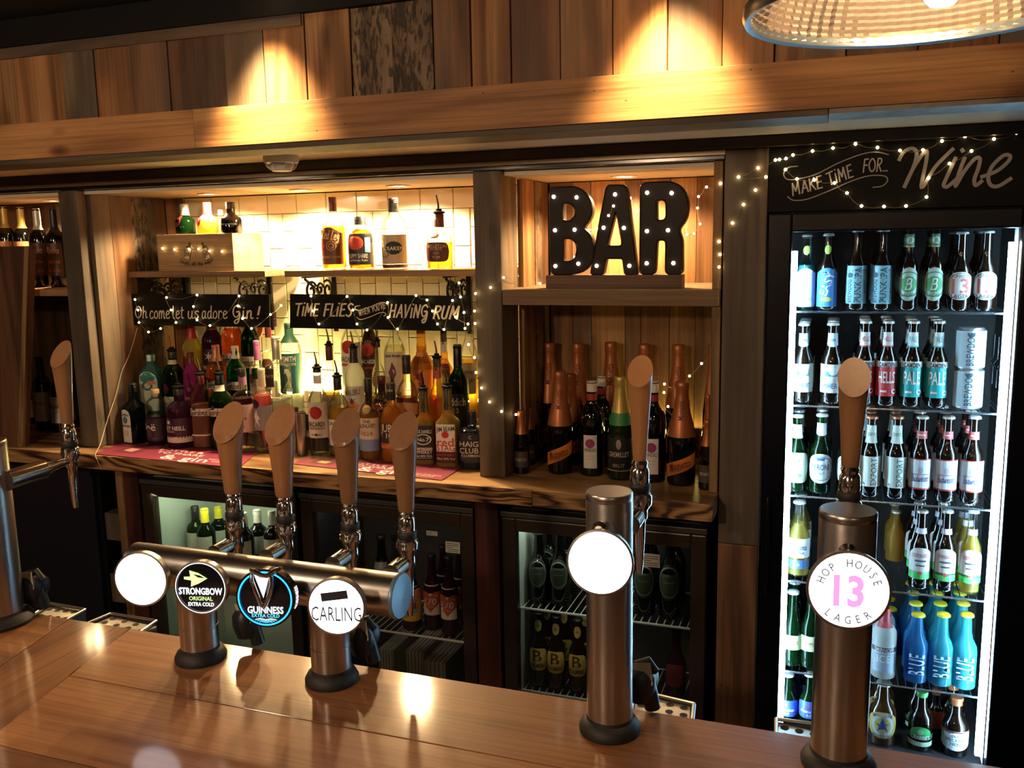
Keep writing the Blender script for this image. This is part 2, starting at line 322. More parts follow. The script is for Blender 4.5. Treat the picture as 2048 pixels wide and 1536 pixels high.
G['D'] = (.5, ['l.12,1 .04,0', 's.12,1 .4,.9 .44,.5 .3,.1 .04,.02']); G['B'] = (.5, ['l.12,1 .04,0', 's.12,1 .4,.95 .36,.6 .1,.52', 's.1,.52 .42,.5 .4,.1 .04,.02']); G['1'] = (.3, ['l.1,.8 .2,1', 'l.2,1 .16,0']); G['x'] = (.4, ['l.05,.55 .35,0', 'l.35,.6 .05,0'])
def ribbon(V, Fc, P, w):
    P = [Vector((p[0], p[1])) for p in P]
    if len(P) < 2: return
    b = len(V)
    ends = (P[1]-P[0]).normalized()*w*0.35; P[0] = P[0]-ends; e2 = (P[-1]-P[-2]).normalized()*w*0.35; P[-1] = P[-1]+e2
    for i, p in enumerate(P):
        t = P[min(i+1, len(P)-1)]-P[max(i-1, 0)]
        if t.length < 1e-9: t = Vector((1, 0))
        t.normalize(); n = Vector((-t.y, t.x))
        V.append(tuple(p+n*w/2)); V.append(tuple(p-n*w/2))
    for i in range(len(P)-1): Fc.append((b+2*i, b+2*i+1, b+2*i+3, b+2*i+2))
def hand(s, w=0.09, slant=0.0):
    V = []; Fc = []; x = 0
    for ch in s:
        adv, st = G.get(ch, G['o'])
        for q in st:
            P = [tuple(float(k) for k in a.split(',')) for a in q[1:].split()]
            if q[0] == 's': P = [tuple(v)[:2] for v in catmull([(a, b2, 0) for a, b2 in P], 5)]
            ribbon(V, Fc, [(x+a+slant*b2, b2) for a, b2 in P], w)
        x += adv+0.05
    return V, Fc, x
def flat(name, V, Fc, M, mat, parent=None, thick=0.0):
    """2D verts placed by matrix M on a plane"""
    W = [M @ Vector((v[0], v[1], i*4e-6)) for i, v in enumerate(V)]
    me = mesh(name, W, Fc)
    return link(name, me, mat, parent)
def plane_M(origin, ux, uy):
    ux = Vector(ux); uy = Vector(uy); n = ux.cross(uy).normalized()
    return Matrix(((ux.x, uy.x, n.x, origin[0]), (ux.y, uy.y, n.y, origin[1]), (ux.z, uy.z, n.z, origin[2]), (0, 0, 0, 1)))
def chalk(parent, s, Y, p0, p1, hpx, w=0.1, slant=0.0, mat=None, fit=True):
    """hand lettering on the plane at depth Y, from pixel p0 to p1 along its baseline, cap height hpx"""
    V, Fc, wd = hand(s, w, slant)
    a = at(p0[0], p0[1], Y); b = at(p1[0], p1[1], Y); t = (b-a)/wd
    h = (at(p0[0], p0[1]-hpx, Y)-a).length
    n = Vector((0, -1, 0)); upv = n.cross((b-a).normalized())*h
    if upv.z < 0: upv = -upv
    return flat('lettering', V, Fc, plane_M(a, t, upv), mat, parent)
def pxstroke(parent, strokes, Y, w, mat, name='lettering', smooth=True):
    V = []; Fc = []
    for st in strokes:
        P = [at(x, y, Y) for x, y in st]; P = [(p.x, p.z) for p in P]
        if smooth and len(P) > 2: P = [tuple(v)[:2] for v in catmull([(a, b, 0) for a, b in P], 6)]
        ribbon(V, Fc, P, w)
    W = [(v[0], Y-i*6e-6, v[1]) for i, v in enumerate(V)]
    return link(name, mesh(name, W, Fc), mat, parent)
# ---------------------------------------------------------------- the room shell
def sroot(name):
    o = link(name, None); o['kind'] = 'structure'; return o
FLOORM = pmat('dark_floor', (0.02, 0.018, 0.016), 0.5, noise=0.5)
DARKC = pmat('dark_ceiling_paint', (0.012, 0.014, 0.014), 0.7, noise=0.4, nscale=3)
struct(MB().box(-4.2, 2.2, -2.6, 3.3, -0.05, 0.0).build('floor', FLOORM))
struct(MB().box(-4.2, 2.2, -2.6, 2.02, 2.275, 2.3).build('ceiling', DARKC))
struct(MB().box(-4.2, 2.2, 2.86, 3.2, 0, 2.3).build('wall_back', pmat('dark_wall_paint', (0.02, 0.018, 0.016), 0.8)))
struct(MB().box(-4.25, -4.2, -2.6, 3.2, 0, 2.3).build('wall_left', pmat('brown_wall_paint', (0.09, 0.06, 0.04), 0.8)))
struct(MB().box(2.2, 2.25, -2.6, 3.2, 0, 2.3).build('wall_right', MATS['brown_wall_paint']))
struct(MB().box(-4.2, 2.2, -2.65, -2.6, 0, 2.3).build('wall_front', MATS['brown_wall_paint']))
struct(MB().box(-4.2, 2.2, 2.02, 2.43, 1.90, 1.93).build('ceiling_soffit', CREAM))
# rough planks of the fascia above the beam
fa = sroot('wall_fascia')
edges = [-3.2, -2.98, -2.79, -2.6, -2.38, -2.161, -1.991, -1.88, -1.76, -1.639, -1.466, -1.349, -1.231, -1.108, -0.998, -0.892, -0.8, -0.705, -0.59, -0.472, -0.355, -0.241, -0.137, 0.0, 0.13, 0.27, 0.4, 0.53, 0.68, 0.84]
kinds = [0, 1, 0, 2, 5, 5, 2, 0, 1, 1, 2, 0, 5, 3, 3, 1, 0, 1, 4, 0, 4, 4, 4, 1, 0, 2, 1, 0, 1]
for i in range(len(edges)-1):
    d = random.uniform(-0.004, 0.004)
    x0, x1 = edges[i]+0.0012, edges[i+1]-0.0012
    MB().box(x0, x1, 1.978+d, 2.012, 1.985, 2.2).build('plank', CLAD[kinds[i]], fa, bevel=0.0015)
# strip closing the top of the planks on the left
MB().box(-3.3, -1.236, 1.97, 1.977, 2.172, 2.2).build('top_strip', wood('dark_top_strip', (0.03, 0.02, 0.012), (0.08, 0.05, 0.03), (0.13, 0.085, 0.05), axis='X', weather=0.6), fa)
MB().box(-3.3, 0.84, 1.962, 2.012, 2.2005, 2.27).build('black_header', BLACK, fa)
MB().box(-3.2, 0.84, 2.013, 2.02, 1.93, 2.2).build('backing', BLACK, fa)
# horizontal board of the fascia, three lengths
bm_ = sroot('trim_1')
b0 = -1.552
for x0, x1, dy in ((-3.2, b0-0.001, 0.0), (b0+0.001, 0.9, -0.002)):
    MB().box(x0, x1, 1.95+dy, 1.976, 1.899, 1.995).build('board', WX, bm_, bevel=0.0012)
MB().box(-3.2, -0.03, 1.952, 2.085, 1.886, 1.8985).build('underside_board', WEDGE, bm_, bevel=0.001)
MB().box(-0.028, 0.9, 1.955, 2.075, 1.889, 1.8985).build('underside_board', pmat('pale_grey_board', (0.24, 0.22, 0.2), 0.6, noise=0.5), bm_)
# dark rail over the niches
rl = sroot('trim_2')
RAILM = pmat('dark_brown_rail', (0.045, 0.032, 0.02), 0.35, noise=0.4, nscale=8)
MB().box(-3.6, 0.9, 2.385, 2.43, 1.872, 1.8995).build('rail', RAILM, rl, bevel=0.002)
MB().box(-3.6, -0.28, 2.400, 2.432, 1.858, 1.8715).build('rail_lip', pmat('satin_rail_strip', (0.3, 0.23, 0.14), 0.3, 0.3), rl, bevel=0.001)
MB().box(-3.6, -0.28, 2.395, 2.436, 1.846, 1.8575).build('rail_bottom', BLACKG, rl, bevel=0.002)
# niche ceilings
struct(MB().box(-3.6, -0.28, 2.436, 2.855, NICHE_Z, 1.845).build('ceiling_niche', CREAM))
# niche walls, clad piece by piece
def clad_wall(name, axis, c, a0, a1, z0, z1, widths, kinds, th=0.014, sign=1):
    """planks standing side by side from a0 to a1; axis 'X': wall runs along X at depth c; 'Y': runs along Y at x=c"""
    root = sroot(name); a = a0; i = 0
    while a < a1-0.005:
        w_ = widths[i % len(widths)]; b = min(a+w_, a1); d = random.uniform(0, 0.006)
        m = MB()
        if axis == 'X': m.box(a+.0008, b-.0008, c-th-d, c, z0, z1)
        else: m.box(min(c, c+sign*(th+d)), max(c, c+sign*(th+d)), a+.0008, b-.0008, z0, z1)
        m.build('plank', CLAD[kinds[i % len(kinds)]], root, bevel=0.001); a = b; i += 1
    return root
XL_, XP0, XP1, XR_ = -2.405, -0.975, -0.895, -0.285       # gin niche from XL_ to XP0, champagne niche from XP1 to XR_
CT = 0.965                                               # back counter top
clad_wall('wall_niche_left', 'Y', XL_, 2.44, 2.80, CT+.001, 1.845, (0.085, 0.1, 0.12, 0.055), (2, 4, 3, 1), sign=1)
clad_wall('wall_niche_back', 'X', 2.815, XL_+.02, -2.30, CT+.001, 1.83, (0.05, 0.06), (4, 2))
clad_wall('wall_wine_back', 'X', 2.815, -3.6, -2.50, CT+.001, 1.83, (0.13, 0.15, 0.12), (1, 1, 2))
clad_wall('wall_bar_back', 'X', 2.815, XP1+.02, XR_, CT+.001, 1.83, (0.075, 0.062, 0.11, 0.05, 0.09, 0.08, 0.07), (0, 4, 5, 1, 0, 5, 0))
clad_wall('wall_bar_left', 'Y', XP1, 2.545, 2.80, CT+.001, 1.83, (0.11, 0.07, 0.075), (0, 3, 1), sign=1)
clad_wall('wall_bar_right', 'Y', XR_+.005, 2.44, 2.80, CT+.001, 1.83, (0.11, 0.12, 0.13), (0, 2, 1), sign=-1)
# posts
def post(x0, x1, y0, y1, z0, z1, mat, label, top=None):
    o = MB().box(x0, x1, y0, y1, z0, z1).build('timber_post', mat, bevel=0.003)
    return tag(o, label, 'post')
post(-2.485, XL_-.002, 2.40, 2.52, CT, 1.8455, WPOSTD, 'dark weathered timber post between the wine shelves and the gin shelf')
post(XP0, XP1, 2.40, 2.54, CT, 1.8455, WPOSTD, 'square timber post standing on the back counter between gin shelf and bar sign niche')
p = tag(link('timber_post', None), 'wide knotty timber post beside the tall glass door fridge, joined halfway', 'post')
MB().box(-0.281, -0.174, 2.40, 2.52, 0.83, 1.8715).build('upper_length', WPOSTD, p, bevel=0.003)
MB().box(-0.281, -0.176, 2.402, 2.52, 0.0, 0.828).build('lower_length', wood('lower_post_pine', (0.08, 0.035, 0.022), (0.2, 0.1, 0.06), (0.3, 0.16, 0.09), weather=0.25, knots=0.8), p, bevel=0.003)
post(-0.31, -0.286, 2.412, 2.44, 1.5152, 1.8455, WPOST, 'narrow pale upright batten at the right of the bar sign niche')
post(-0.31, -0.286, 2.412, 2.44, CT, 1.4715, WPOST, 'narrow upright batten at the right below the bar sign shelf')
# glazed tiles, laid upright in staggered columns under one course laid flat
tw = sroot('wall_tiled'); TX0, TX1 = -2.30, XP1
MB().box(TX0, TX1, 2.812, 2.82, 1.0, 1.83).build('grout', GROUT, tw)
tile_me = {}
def tile(x0, x1, z0, z1):
    k = (round(x1-x0, 3), round(z1-z0, 3))
    if k not in tile_me:
        m = MB().box(0, k[0], 0, 0.010, 0, k[1]); me = mesh('tile', m.V, m.F); b = bmesh.new(); b.from_mesh(me)
        bmesh.ops.bevel(b, geom=[e for e in b.edges if all(abs(v.co.y) < 1e-6 for v in e.verts)], offset=0.0018, segments=1, affect='EDGES'); b.to_mesh(me); b.free(); tile_me[k] = me
    link('tile', tile_me[k], TILE, tw, (x0, 2.802, z0))
x = TX0; i = 0; TOPZ = 1.762
while x < TX1-0.01:
    x1 = min(x+0.121, TX1); tile(x+.0012, x1-.0012, TOPZ+.001, 1.829); x = x1
x = TX0
while x < TX1-0.01:
    x1 = min(x+0.0605, TX1); z = TOPZ-(0.062 if i % 2 else 0)
    if i % 2: tile(x+.0012, x1-.0012, z+.0012, TOPZ-.0012)
    while z > 1.02:
        z0 = max(z-0.124, 1.0); tile(x+.0012, x1-.0012, z0+.0012, z-.0012); z = z0
    x = x1; i += 1
# recessed downlights
dn = 0
for (sx, sy, pw), lab in zip(SPOTS, ('round recessed downlight above the amber rum bottles', 'round recessed downlight above the middle of the tiled niche', 'glaring recessed downlight above the gin crate', 'round recessed downlight above the bar sign', 'recessed downlight above the wine bottles')):
    t = thing('downlight', lab, 'light', (sx, sy, NICHE_Z))
    MB().lathe([(0.026, -0.001), (0.036, -0.0045), (0.04, -0.003), (0.041, 0.0)], 28, cap=False).build('trim_ring', WHITE, t, True)
    MB().lathe([(0.026, -0.0018), (0.0, -0.0018)], 28).build('lens', DISC, t)
for sx in (-1.325, -0.345):
    t = thing('ceiling_downlight', 'recessed downlight in the dark ceiling over the %s of the timber fascia' % ('left half' if sx < -1 else 'right half'), 'light', (sx, 1.87, 2.275))
    MB().lathe([(0.026, -0.001), (0.04, -0.004), (0.041, 0.0)], 24, cap=False).build('trim_ring', WHITE, t, True)
    MB().lathe([(0.026, -0.0018), (0.0, -0.0018)], 24).build('lens', DISC, t)
# smoke detector on the soffit
pd = atz(540, 309, 1.90)
t = thing('smoke_detector', 'white smoke detector hanging from the cream soffit', 'detector', (pd.x, 2.24, 1.90))
MB().lathe([(0.050, 0.0), (0.050, -0.012), (0.047, -0.019), (0.036, -0.022)], 28).build('base_ring', WHITE, t, True)
MB().lathe([(0.033, -0.020), (0.031, -0.036), (0.026, -0.042), (0.0, -0.043)], 28).build('sensor_dome', WHITE, t, True)
m = MB()
for k in range(8):
    q = k*math.pi/4; c, s_ = math.cos(q), math.sin(q); m.tube([(0.045*c, 0.045*s_, -0.018), (0.040*c, 0.040*s_, -0.030), (0.031*c, 0.031*s_, -0.038)], 0.0022, 6)
m.build('cage', WHITE, t, True)

# ---------------------------------------------------------------- back counter and shelves
t = tag(link('back_counter', None), 'long pine back counter carrying the bottles, rough striped front edge', 'counter')
o = MB().box(-3.6, -0.284, 2.312, 2.81, CT-0.048, CT-.0005).build('worktop', WCOUNT, t, bevel=0.002)
MB().box(-3.6, -0.78, 2.300, 2.311, CT-0.048, CT-.0006).build('front_edge', WCEDGE, t, bevel=0.002)
MB().box(-0.779, -0.284, 2.300, 2.311, CT-0.048, CT-.0006).build('front_edge', WCEDGE, t, bevel=0.002)
zsh = 1.515
t = MB().box(XP1+.002, XR_-.001, 2.40, 2.795, zsh-0.043, zsh).build('bar_sign_shelf', WSHELF, bevel=0.002); tag(t, 'thick pine shelf carrying the illuminated bar sign', 'shelf')
xg = at(530, 552, 2.582).x; xg2 = at(569, 552, 2.582).x
ZS = 1.5675
t = MB().box(XL_+.022, xg, 2.582, 2.79, ZS-0.02, ZS).build('bottle_shelf', WSHELF, bevel=0.0015); tag(t, 'pine shelf under the gin crate on the tiled wall', 'shelf')
t = MB().box(xg2, XP0+.0, 2.582, 2.79, ZS-0.021, ZS).build('bottle_shelf', WSHELF, bevel=0.0015); tag(t, 'pine shelf carrying four amber rum bottles', 'shelf')
a = at(62, 578, 2.42)
t = MB().box(-3.6, -2.487, 2.42, 2.79, a.z-0.045+.02, a.z).build('wine_shelf', WSHELF, bevel=0.002); tag(t, 'orange lit pine shelf under the wine bottles, left of the dark post', 'shelf'); WZ = a.z
# scroll brackets under the shelves
BRK = pmat('black_cast_iron', (0.012, 0.010, 0.009), 0.35, 0.5)
def bracket(x, label, back=True):
    t = thing('shelf_bracket', label, 'bracket', (x, 2.79, ZS-0.022))
    MB().box(-0.008, 0.008, -0.19, 0.008, -0.005, 0).build('top_bar', BRK, t, bevel=0.001)
    MB().box(-0.008, 0.008, 0.0, 0.008, -0.2, -0.005).build('wall_bar', BRK, t, bevel=0.001)
    m = MB()
    def spiral(cy_, cz, r, a0, turns, s=1):
        P = []
        for k in range(20):
            u = k/19; q = a0+s*turns*2*math.pi*u; rr = r*(1-0.75*u); P.append((0, cy_+rr*math.cos(q), cz+rr*math.sin(q)))
        m.tube(P, 0.0045, 6)
    m.tube([(0, -0.18, -0.008), (0, -0.13, -0.035), (0, -0.07, -0.09), (0, -0.02, -0.17)], 0.005, 6)
    spiral(-0.145, -0.05, 0.035, 0.5, 1.3); spiral(-0.04, -0.05, 0.035, 2.2, 1.4, -1); spiral(-0.045, -0.13, 0.03, 1.0, 1.2); spiral(-0.09, -0.045, 0.022, 0.2, 1.2)
    m.build('scroll', BRK, t, True)
bracket(at(335, 580, 2.7).x, 'black scroll bracket under the left end of the gin crate shelf')
bracket(at(490, 580, 2.65).x, 'black scroll bracket between the two chalk signs, left of the shelf gap')
bracket(at(640, 580, 2.7).x, 'black scroll bracket behind the left half of the rum sign')
bracket(at(903, 580, 2.65).x, 'black scroll bracket behind the right end of the rum sign')
# wooden board leaning at the far left on the counter
za = CT; xb0, xb1 = at(-90, 890, 2.33).x, at(44, 890, 2.33).x; top = at(58, 492, 2.36)
t = thing('wooden_board', 'tall upright brown wooden board standing on the counter before the wine bottles', 'board')
V = []; hz = top.z
for (xa, za_, yy) in ((xb0, za, 2.33), (xb1, za, 2.33), (top.x, hz, 2.36), (top.x-.27, hz, 2.36)):
    V += [(xa, yy, za_), (xa, yy+0.03, za_)]
link('board', mesh('board', V, [(0, 2, 4, 6), (1, 7, 5, 3), (0, 1, 3, 2), (2, 3, 5, 4), (4, 5, 7, 6), (6, 7, 1, 0)]), wood('dark_brown_board', (0.06, 0.028, 0.016), (0.13, 0.062, 0.034), (0.19, 0.095, 0.05), knots=0.2), t)
V = [(xb1-.018, 2.327, za), (xb1, 2.327, za), (top.x, 2.357, hz), (top.x-.018, 2.357, hz)]
V = V+[(a_, b_+.0025, c_) for a_, b_, c_ in V]
link('lit_edge_strip', mesh('lit_edge_strip', V, [(0, 1, 2, 3), (7, 6, 5, 4), (0, 4, 5, 1), (1, 5, 6, 2), (2, 6, 7, 3), (3, 7, 4, 0)]), WPOST, t)  # paler wood paints the light on the board's edge

# ---------------------------------------------------------------- the bar counter in front
BZ = 0.96; EY = 1.2305
t = tag(link('bar_counter', None), 'varnished wooden bar counter with inlaid boards running across the foreground', 'counter')
def slab(name, P, z1, th, mat):
    n = len(P); V = [(x, y, z1) for x, y in P]+[(x, y, z1-th) for x, y in P]
    me = mesh(name, V, [tuple(range(n)), tuple(range(2*n-1, n-1, -1))]+[(i, i+n, (i+1) % n+n, (i+1) % n) for i in range(n)])
    bm = bmesh.new(); bm.from_mesh(me); bmesh.ops.recalc_face_normals(bm, faces=bm.faces); bmesh.ops.bevel(bm, geom=[e for e in bm.edges], offset=0.0007, segments=1, affect='EDGES'); bm.to_mesh(me); bm.free()
    return link(name, me, mat, t)
q = lambda x, y: tuple(atz(x, y, BZ)[:2])
s1 = q(126, 1354); s2 = q(444, 1420); s3 = q(133, 1313)
slab('board', [(-1.20, EY), (0.95, EY), (0.95, 1.053), (-1.165, 1.053)], BZ, 0.04, WBAR)
slab('board', [(-1.163, 1.051), (0.95, 1.051), (0.95, 0.86), (-1.118, 0.86)], BZ, 0.04, WBAR)
slab('board', [(-1.116, 0.858), (0.95, 0.858), (0.95, 0.66), (-1.07, 0.66)], BZ, 0.04, WBAR)
slab('board', [(-1.068, 0.658), (0.95, 0.658), (0.95, 0.45), (-1.02, 0.45)], BZ, 0.04, WBAR)
slab('end_board', [(-1.345, EY), (-1.202, EY), (-1.022, 0.45), (-1.165, 0.45)], BZ, 0.04, WBARD)
slab('corner_board', [(-1.41, EY), (-1.347, EY), (-1.167, 0.45), (-1.9, 0.45), (-1.9, 1.10), (-1.6, 1.17)], BZ, 0.04, WBAR)
MB().box(-1.9, 0.95, 0.62, 0.66, 0.0, 0.915).build('front_panel', WPOSTD, t)
MB().box(-1.35, 0.95, 1.14, 1.18, 0.0, 0.915).build('back_panel', BLACK, t)
MB().box(-1.35, 0.95, 0.62, 1.18, 0.9155, 0.9185).build('sub_top', BLACK, t)
# ---------------------------------------------------------------- black recess under the back counter
o = MB().box(-3.6, -0.31, 2.78, 2.80, 0.0, CT-.05).build('trim_3', BLACK); struct(o)
FY = 2.38
def fridge_box(t, x0, x1, y0, y1, z0, z1, wall, mat_out, mat_in, skip_top=False):
    MB().box(x0, x0+wall, y0, y1, z0, z1).build('side_panel', mat_out, t)
    MB().box(x1-wall, x1, y0, y1, z0, z1).build('side_panel', mat_out, t)
    MB().box(x0+wall, x1-wall, y1-.02, y1, z0, z1).build('back_panel', mat_in, t)
    MB().box(x0+wall, x1-wall, y0, y1-.02, z0, z0+.03).build('bottom_panel', mat_in, t)
    MB().box(x0+wall, x1-wall, y0, y1-.02, z1-.03, z1).build('top_panel', mat_in, t)
    MB().box(x0+wall, x0+wall+.004, y0, y1-.021, z0+.031, z1-.031).build('liner', mat_in, t)
    MB().box(x1-wall-.004, x1-wall, y0, y1-.021, z0+.031, z1-.031).build('liner', mat_in, t)
def frame_door(t, x0, x1, y0, y1, z0, z1, fw, fwt, mat, gy=None, gx0=None, gx1=None):
    d = link('door', None, parent=t)
    m = MB(); m.box(x0, x0+fw, y0, y1, z0, z1).box(x1-fw, x1, y0, y1, z0, z1).box(x0+fw, x1-fw, y0, y1, z1-fwt, z1).box(x0+fw, x1-fw, y0, y1, z0, z0+fwt)
    m.build('door_frame', mat, d, bevel=0.004)
    MB().box(x0+fw-.005, x1-fw+.005, (y0+y1)/2-.002, (y0+y1)/2+.002, z0+fwt-.005, z1-fwt+.005).build('pane', PANE, d)
    return d
def wire_shelf(t, x0, x1, y0, y1, z, mat, n, r=0.0022, name='wire_shelf', rail=0.004):
    m = MB(); m.tube([(x0, y0, z), (x1, y0, z)], rail, 8); m.tube([(x0, y1, z), (x1, y1, z)], r, 6)
    for i in range(n):
        x = x0+(x1-x0)*(i+.5)/n; m.tube([(x, y0, z+.001), (x, y1, z+.001)], r*0.8, 5, False)
    m.tube([(x0, y0, z), (x0, y1, z)], r, 6); m.tube([(x1, y0, z), (x1, y1, z)], r, 6)
    return m.build(name, mat, t, True)
UF = {}
GREYP = pmat('dark_grey_trim', (0.045, 0.043, 0.042), 0.4)
for key, pa, pb, ptop, lab, liner in (('A', 290, 594, 985, 'under-counter bottle fridge with lit white wine behind its glass door', LINER), ('B', 603, 946, 1012, 'middle under-counter fridge, dark inside, heart-labelled bottles on its shelf', LINERD), ('C', 1003, 1412, 1048, 'under-counter fridge with yellow-labelled cider bottles on wire shelves', LINERD)):
    x0 = at(pa, 1100, FY).x; x1 = at(pb, 1100, FY).x; z1 = 0.872
    t = thing('bottle_fridge', lab, 'fridge'); UF[key] = (t, x0, x1)
    fridge_box(t, x0, x1, FY+.045, 2.76, 0.04, z1, 0.02, BLACK, liner)
    if key == 'C': MB().box(x0+.0245, x0+.03, FY+.05, 2.70, .08, z1-.04).build('pale_liner', LINER, t)
    frame_door(t, x0, x1, FY+.006, FY+.04, 0.06, z1-.022, 0.042, 0.04, FRM)
    MB().box(x0-.002, x1+.002, FY, FY+.05, z1-.018, z1-.002).build('top_trim', GREYP, t, bevel=.002)
    if key == 'A': zs = (0.50,)
    else:
        zs = tuple(at(p[0], p[1], FY+.09).z for p in (((800, 1262),) if key == 'B' else ((1080, 1216), (1080, 1380))))
    for z in zs: wire_shelf(t, x0+.026, x1-.026, FY+.075, 2.72, z, WIRE, 24)
    UF[key] += (zs,)
light('fridge_lamp', 'AREA', (UF['A'][1]+.20, 2.46, .825), 0.8, (0.86, 1.0, 0.66), (UF['A'][1]+.12, 2.65, .5), shape='RECTANGLE', size=.35, size_y=.04)
light('fridge_lamp', 'AREA', (UF['C'][1]+.2, 2.48, .825), 0.40, (0.85, 1.0, 0.82), (UF['C'][1]+.2, 2.60, .4), shape='RECTANGLE', size=.4, size_y=.04)
light('fridge_lamp', 'AREA', (UF['B'][1]+.22, 2.48, .825), 0.10, (1.0, 0.95, 0.85), (UF['B'][1]+.2, 2.60, .4), shape='RECTANGLE', size=.4, size_y=.04)
# stickers on the doors
def sticker(px, py, wpx, hpx, Y, lab, lines):
    a = at(px, py, Y); b = at(px+wpx, py+hpx*.08, Y); c = at(px, py+hpx, Y)
    t = thing('sticker', lab, 'sticker'); wx = b.x-a.x; hz = a.z-c.z
    MB().box(a.x, a.x+wx, Y-.0012, Y, a.z-hz, a.z).build('paper', ink((0.5, 0.5, 0.44)), t)
    m = MB()
    for k in range(5): m.box(a.x+wx*.07, a.x+wx*(.9 if k != 2 else .5), Y-.0016, Y-.0012, a.z-hz*(.16+.17*k)-hz*.05, a.z-hz*(.16+.17*k))
    m.build('printed_lines', ink((0.05, 0.05, 0.05)), t)
GYY = FY+.020
sticker(891, 1082, 29, 22, GYY, 'small printed energy label on the middle under-counter fridge door', 3)
sticker(1285, 1106, 35, 26, GYY, 'small printed label on the glass of the right under-counter fridge', 3)
sticker(853, 1061, 22, 9, GYY, 'narrow pale sticker above the energy label on the middle fridge door', 1)
# dividers, batten and the black cabinet at the left
def bx(name, mat, label, cat, *a):
    return tag(MB().box(*a).build(name, mat, bevel=.002), label, cat)
xa, xb = at(950, 1100, 2.39).x, at(1000, 1100, 2.39).x
bx('divider_post', WRED, 'dark red stained upright between the middle and right under-counter fridges', 'post', xa+.002, xb-.004, 2.39, 2.46, 0, CT-.049)
xa, xb = at(260, 1100, 2.385).x, at(288, 1100, 2.385).x
bx('divider_board', WRED, 'dark purple-brown upright panel left of the wine fridge', 'panel', xa+.002, xb-.003, 2.385, 2.46, 0, CT-.049)
xc, xd = at(242, 1100, 2.38).x, at(256, 1100, 2.38).x
PBT = bx('pale_batten', WPOST, 'pale narrow wooden batten left of the wine fridge', 'batten', xc, xd, 2.382, 2.41, 0, CT-.07)
xe = at(222, 1100, 2.40).x
MB().box(xe, xc-.0001, 2.385, 2.44, at(232, 1078, 2.4).z, at(232, 1025, 2.4).z).build('cross_block', WPOSTD, PBT, bevel=.002)
MB().box(xe, xc-.0001, 2.385, 2.44, at(232, 1200, 2.4).z, at(232, 1145, 2.4).z).build('cross_block', WPOSTD, PBT, bevel=.002)
t = thing('black_cabinet', 'black cabinet with a flat door under the left end of the back counter', 'cabinet')
xf = at(20, 1100, 2.37).x-.25
NAVY = pmat('blue_black_paint', (0.008, 0.009, 0.018), 0.4)
MB().box(xf, xe-.012, 2.39, 2.76, 0.02, CT-.055).build('body', BLACK, t)
MB().box(xf+.01, xe-.03, 2.372, 2.389, 0.06, CT-.075).build('door', NAVY, t, bevel=.003)
MB().box(xf+.01, xe-.03, 2.366, 2.371, CT-.10, CT-.078).build('door_rail', NAVY, t, bevel=.001)
# ---------------------------------------------------------------- tall glass door fridge
TF = thing('display_fridge', 'tall black glass door fridge lit by white strips and filled with beer bottles', 'fridge')
X0, X1 = -0.169, 0.50
TY = 2.40; IX0, IX1 = -0.112, 0.402; IZ0, IZ1 = 0.26, 1.672
BLKF = pmat('satin_black_fridge', (0.003, 0.0035, 0.007), 0.3, spec=0.2)
DLIN = pmat('black_fridge_interior', (0.020, 0.018, 0.020), 0.4)
for a in ((X0, IX0-.03, TY+.04, 2.97, 0.1, 1.712), (IX1+.03, X1, TY+.04, 2.97, 0.1, 1.712)):
    MB().box(*a).build('side_panel', BLKF, TF)
MB().box(IX0-.03, IX1+.03, 2.93, 2.97, 0.1, 1.712).build('back_panel', DLIN, TF)
MB().box(IX0-.03, IX1+.03, TY+.04, 2.93, 1.674, 1.712).build('top_panel', DLIN, TF)
MB().box(IX0-.03, IX1+.03, TY+.04, 2.93, 0.1, IZ0-.01).build('bottom_panel', DLIN, TF)
MB().box(IX0-.030, IX0-.024, TY+.045, 2.929, IZ0, 1.673).build('liner', DLIN, TF)
MB().box(IX1+.024, IX1+.030, TY+.045, 2.929, IZ0, 1.673).build('liner', DLIN, TF)
dd = link('door', None, parent=TF)
m = MB(); m.box(X0, IX0, TY, TY+.035, .1, 1.708).box(IX1, X1, TY, TY+.035, .1, 1.708).box(IX0, IX1, TY, TY+.035, IZ1-.012, 1.708).box(IX0, IX1, TY, TY+.035, .1, IZ0)
m.build('door_frame', BLKF, dd, bevel=.005)
MB().box(IX0-.002, IX1+.002, TY+.02, TY+.024, IZ0-.002, IZ1+.002).build('pane', PANE, dd)
MB().tube([(X0+.018, TY-.012, .7), (X0+.018, TY-.02, .72), (X0+.018, TY-.02, .95), (X0+.018, TY-.012, .97)], .005, 8).build('handle', BLKF, dd, True)
LED = emat('cool_white_led_strip', (0.42, 0.74, 1.0), 66.0)
for sx, s_ in ((IX0+.007, 1), (IX1-.013, -1)):
    o = MB().box(sx-.006, sx+.006 if s_ > 0 else sx+.010, TY+.045, TY+.058, IZ0+.04, IZ1-.045 if s_ < 0 else IZ1-.06).build('light_strip', LED, TF, bevel=.001)
    MB().box(sx-.014*s_-.003, sx-.014*s_+.003, TY+.04, TY+.09, IZ0+.02, IZ1-.01).build('strip_glow_channel', WHITE, TF)  # white channel added beside each strip to broaden its glow
SHY = (TY+.066, 2.90)
ROWPX = [622, 816, 1003, 1180, 1368]
RZ = [at(1790, y, TY+.07).z for y in ROWPX]
for z in RZ: wire_shelf(TF, IX0+.002, IX1-.004, SHY[0], SHY[1], z-.004, WIREC, 26, r=.0016, rail=.0028)
m = MB()
for k in range(4):
    y = 2.60+.07*k; z = RZ[1]
    m.tube([(IX1+.018, y, z+.02), (IX1+.018, y+.0, z+.07), (IX1+.010, y+.012, z+.085), (IX1+.018, y, z+.10), (IX1+.018, y, z+.16)], .0015, 5)
m.build('side_wires', WIREC, TF)
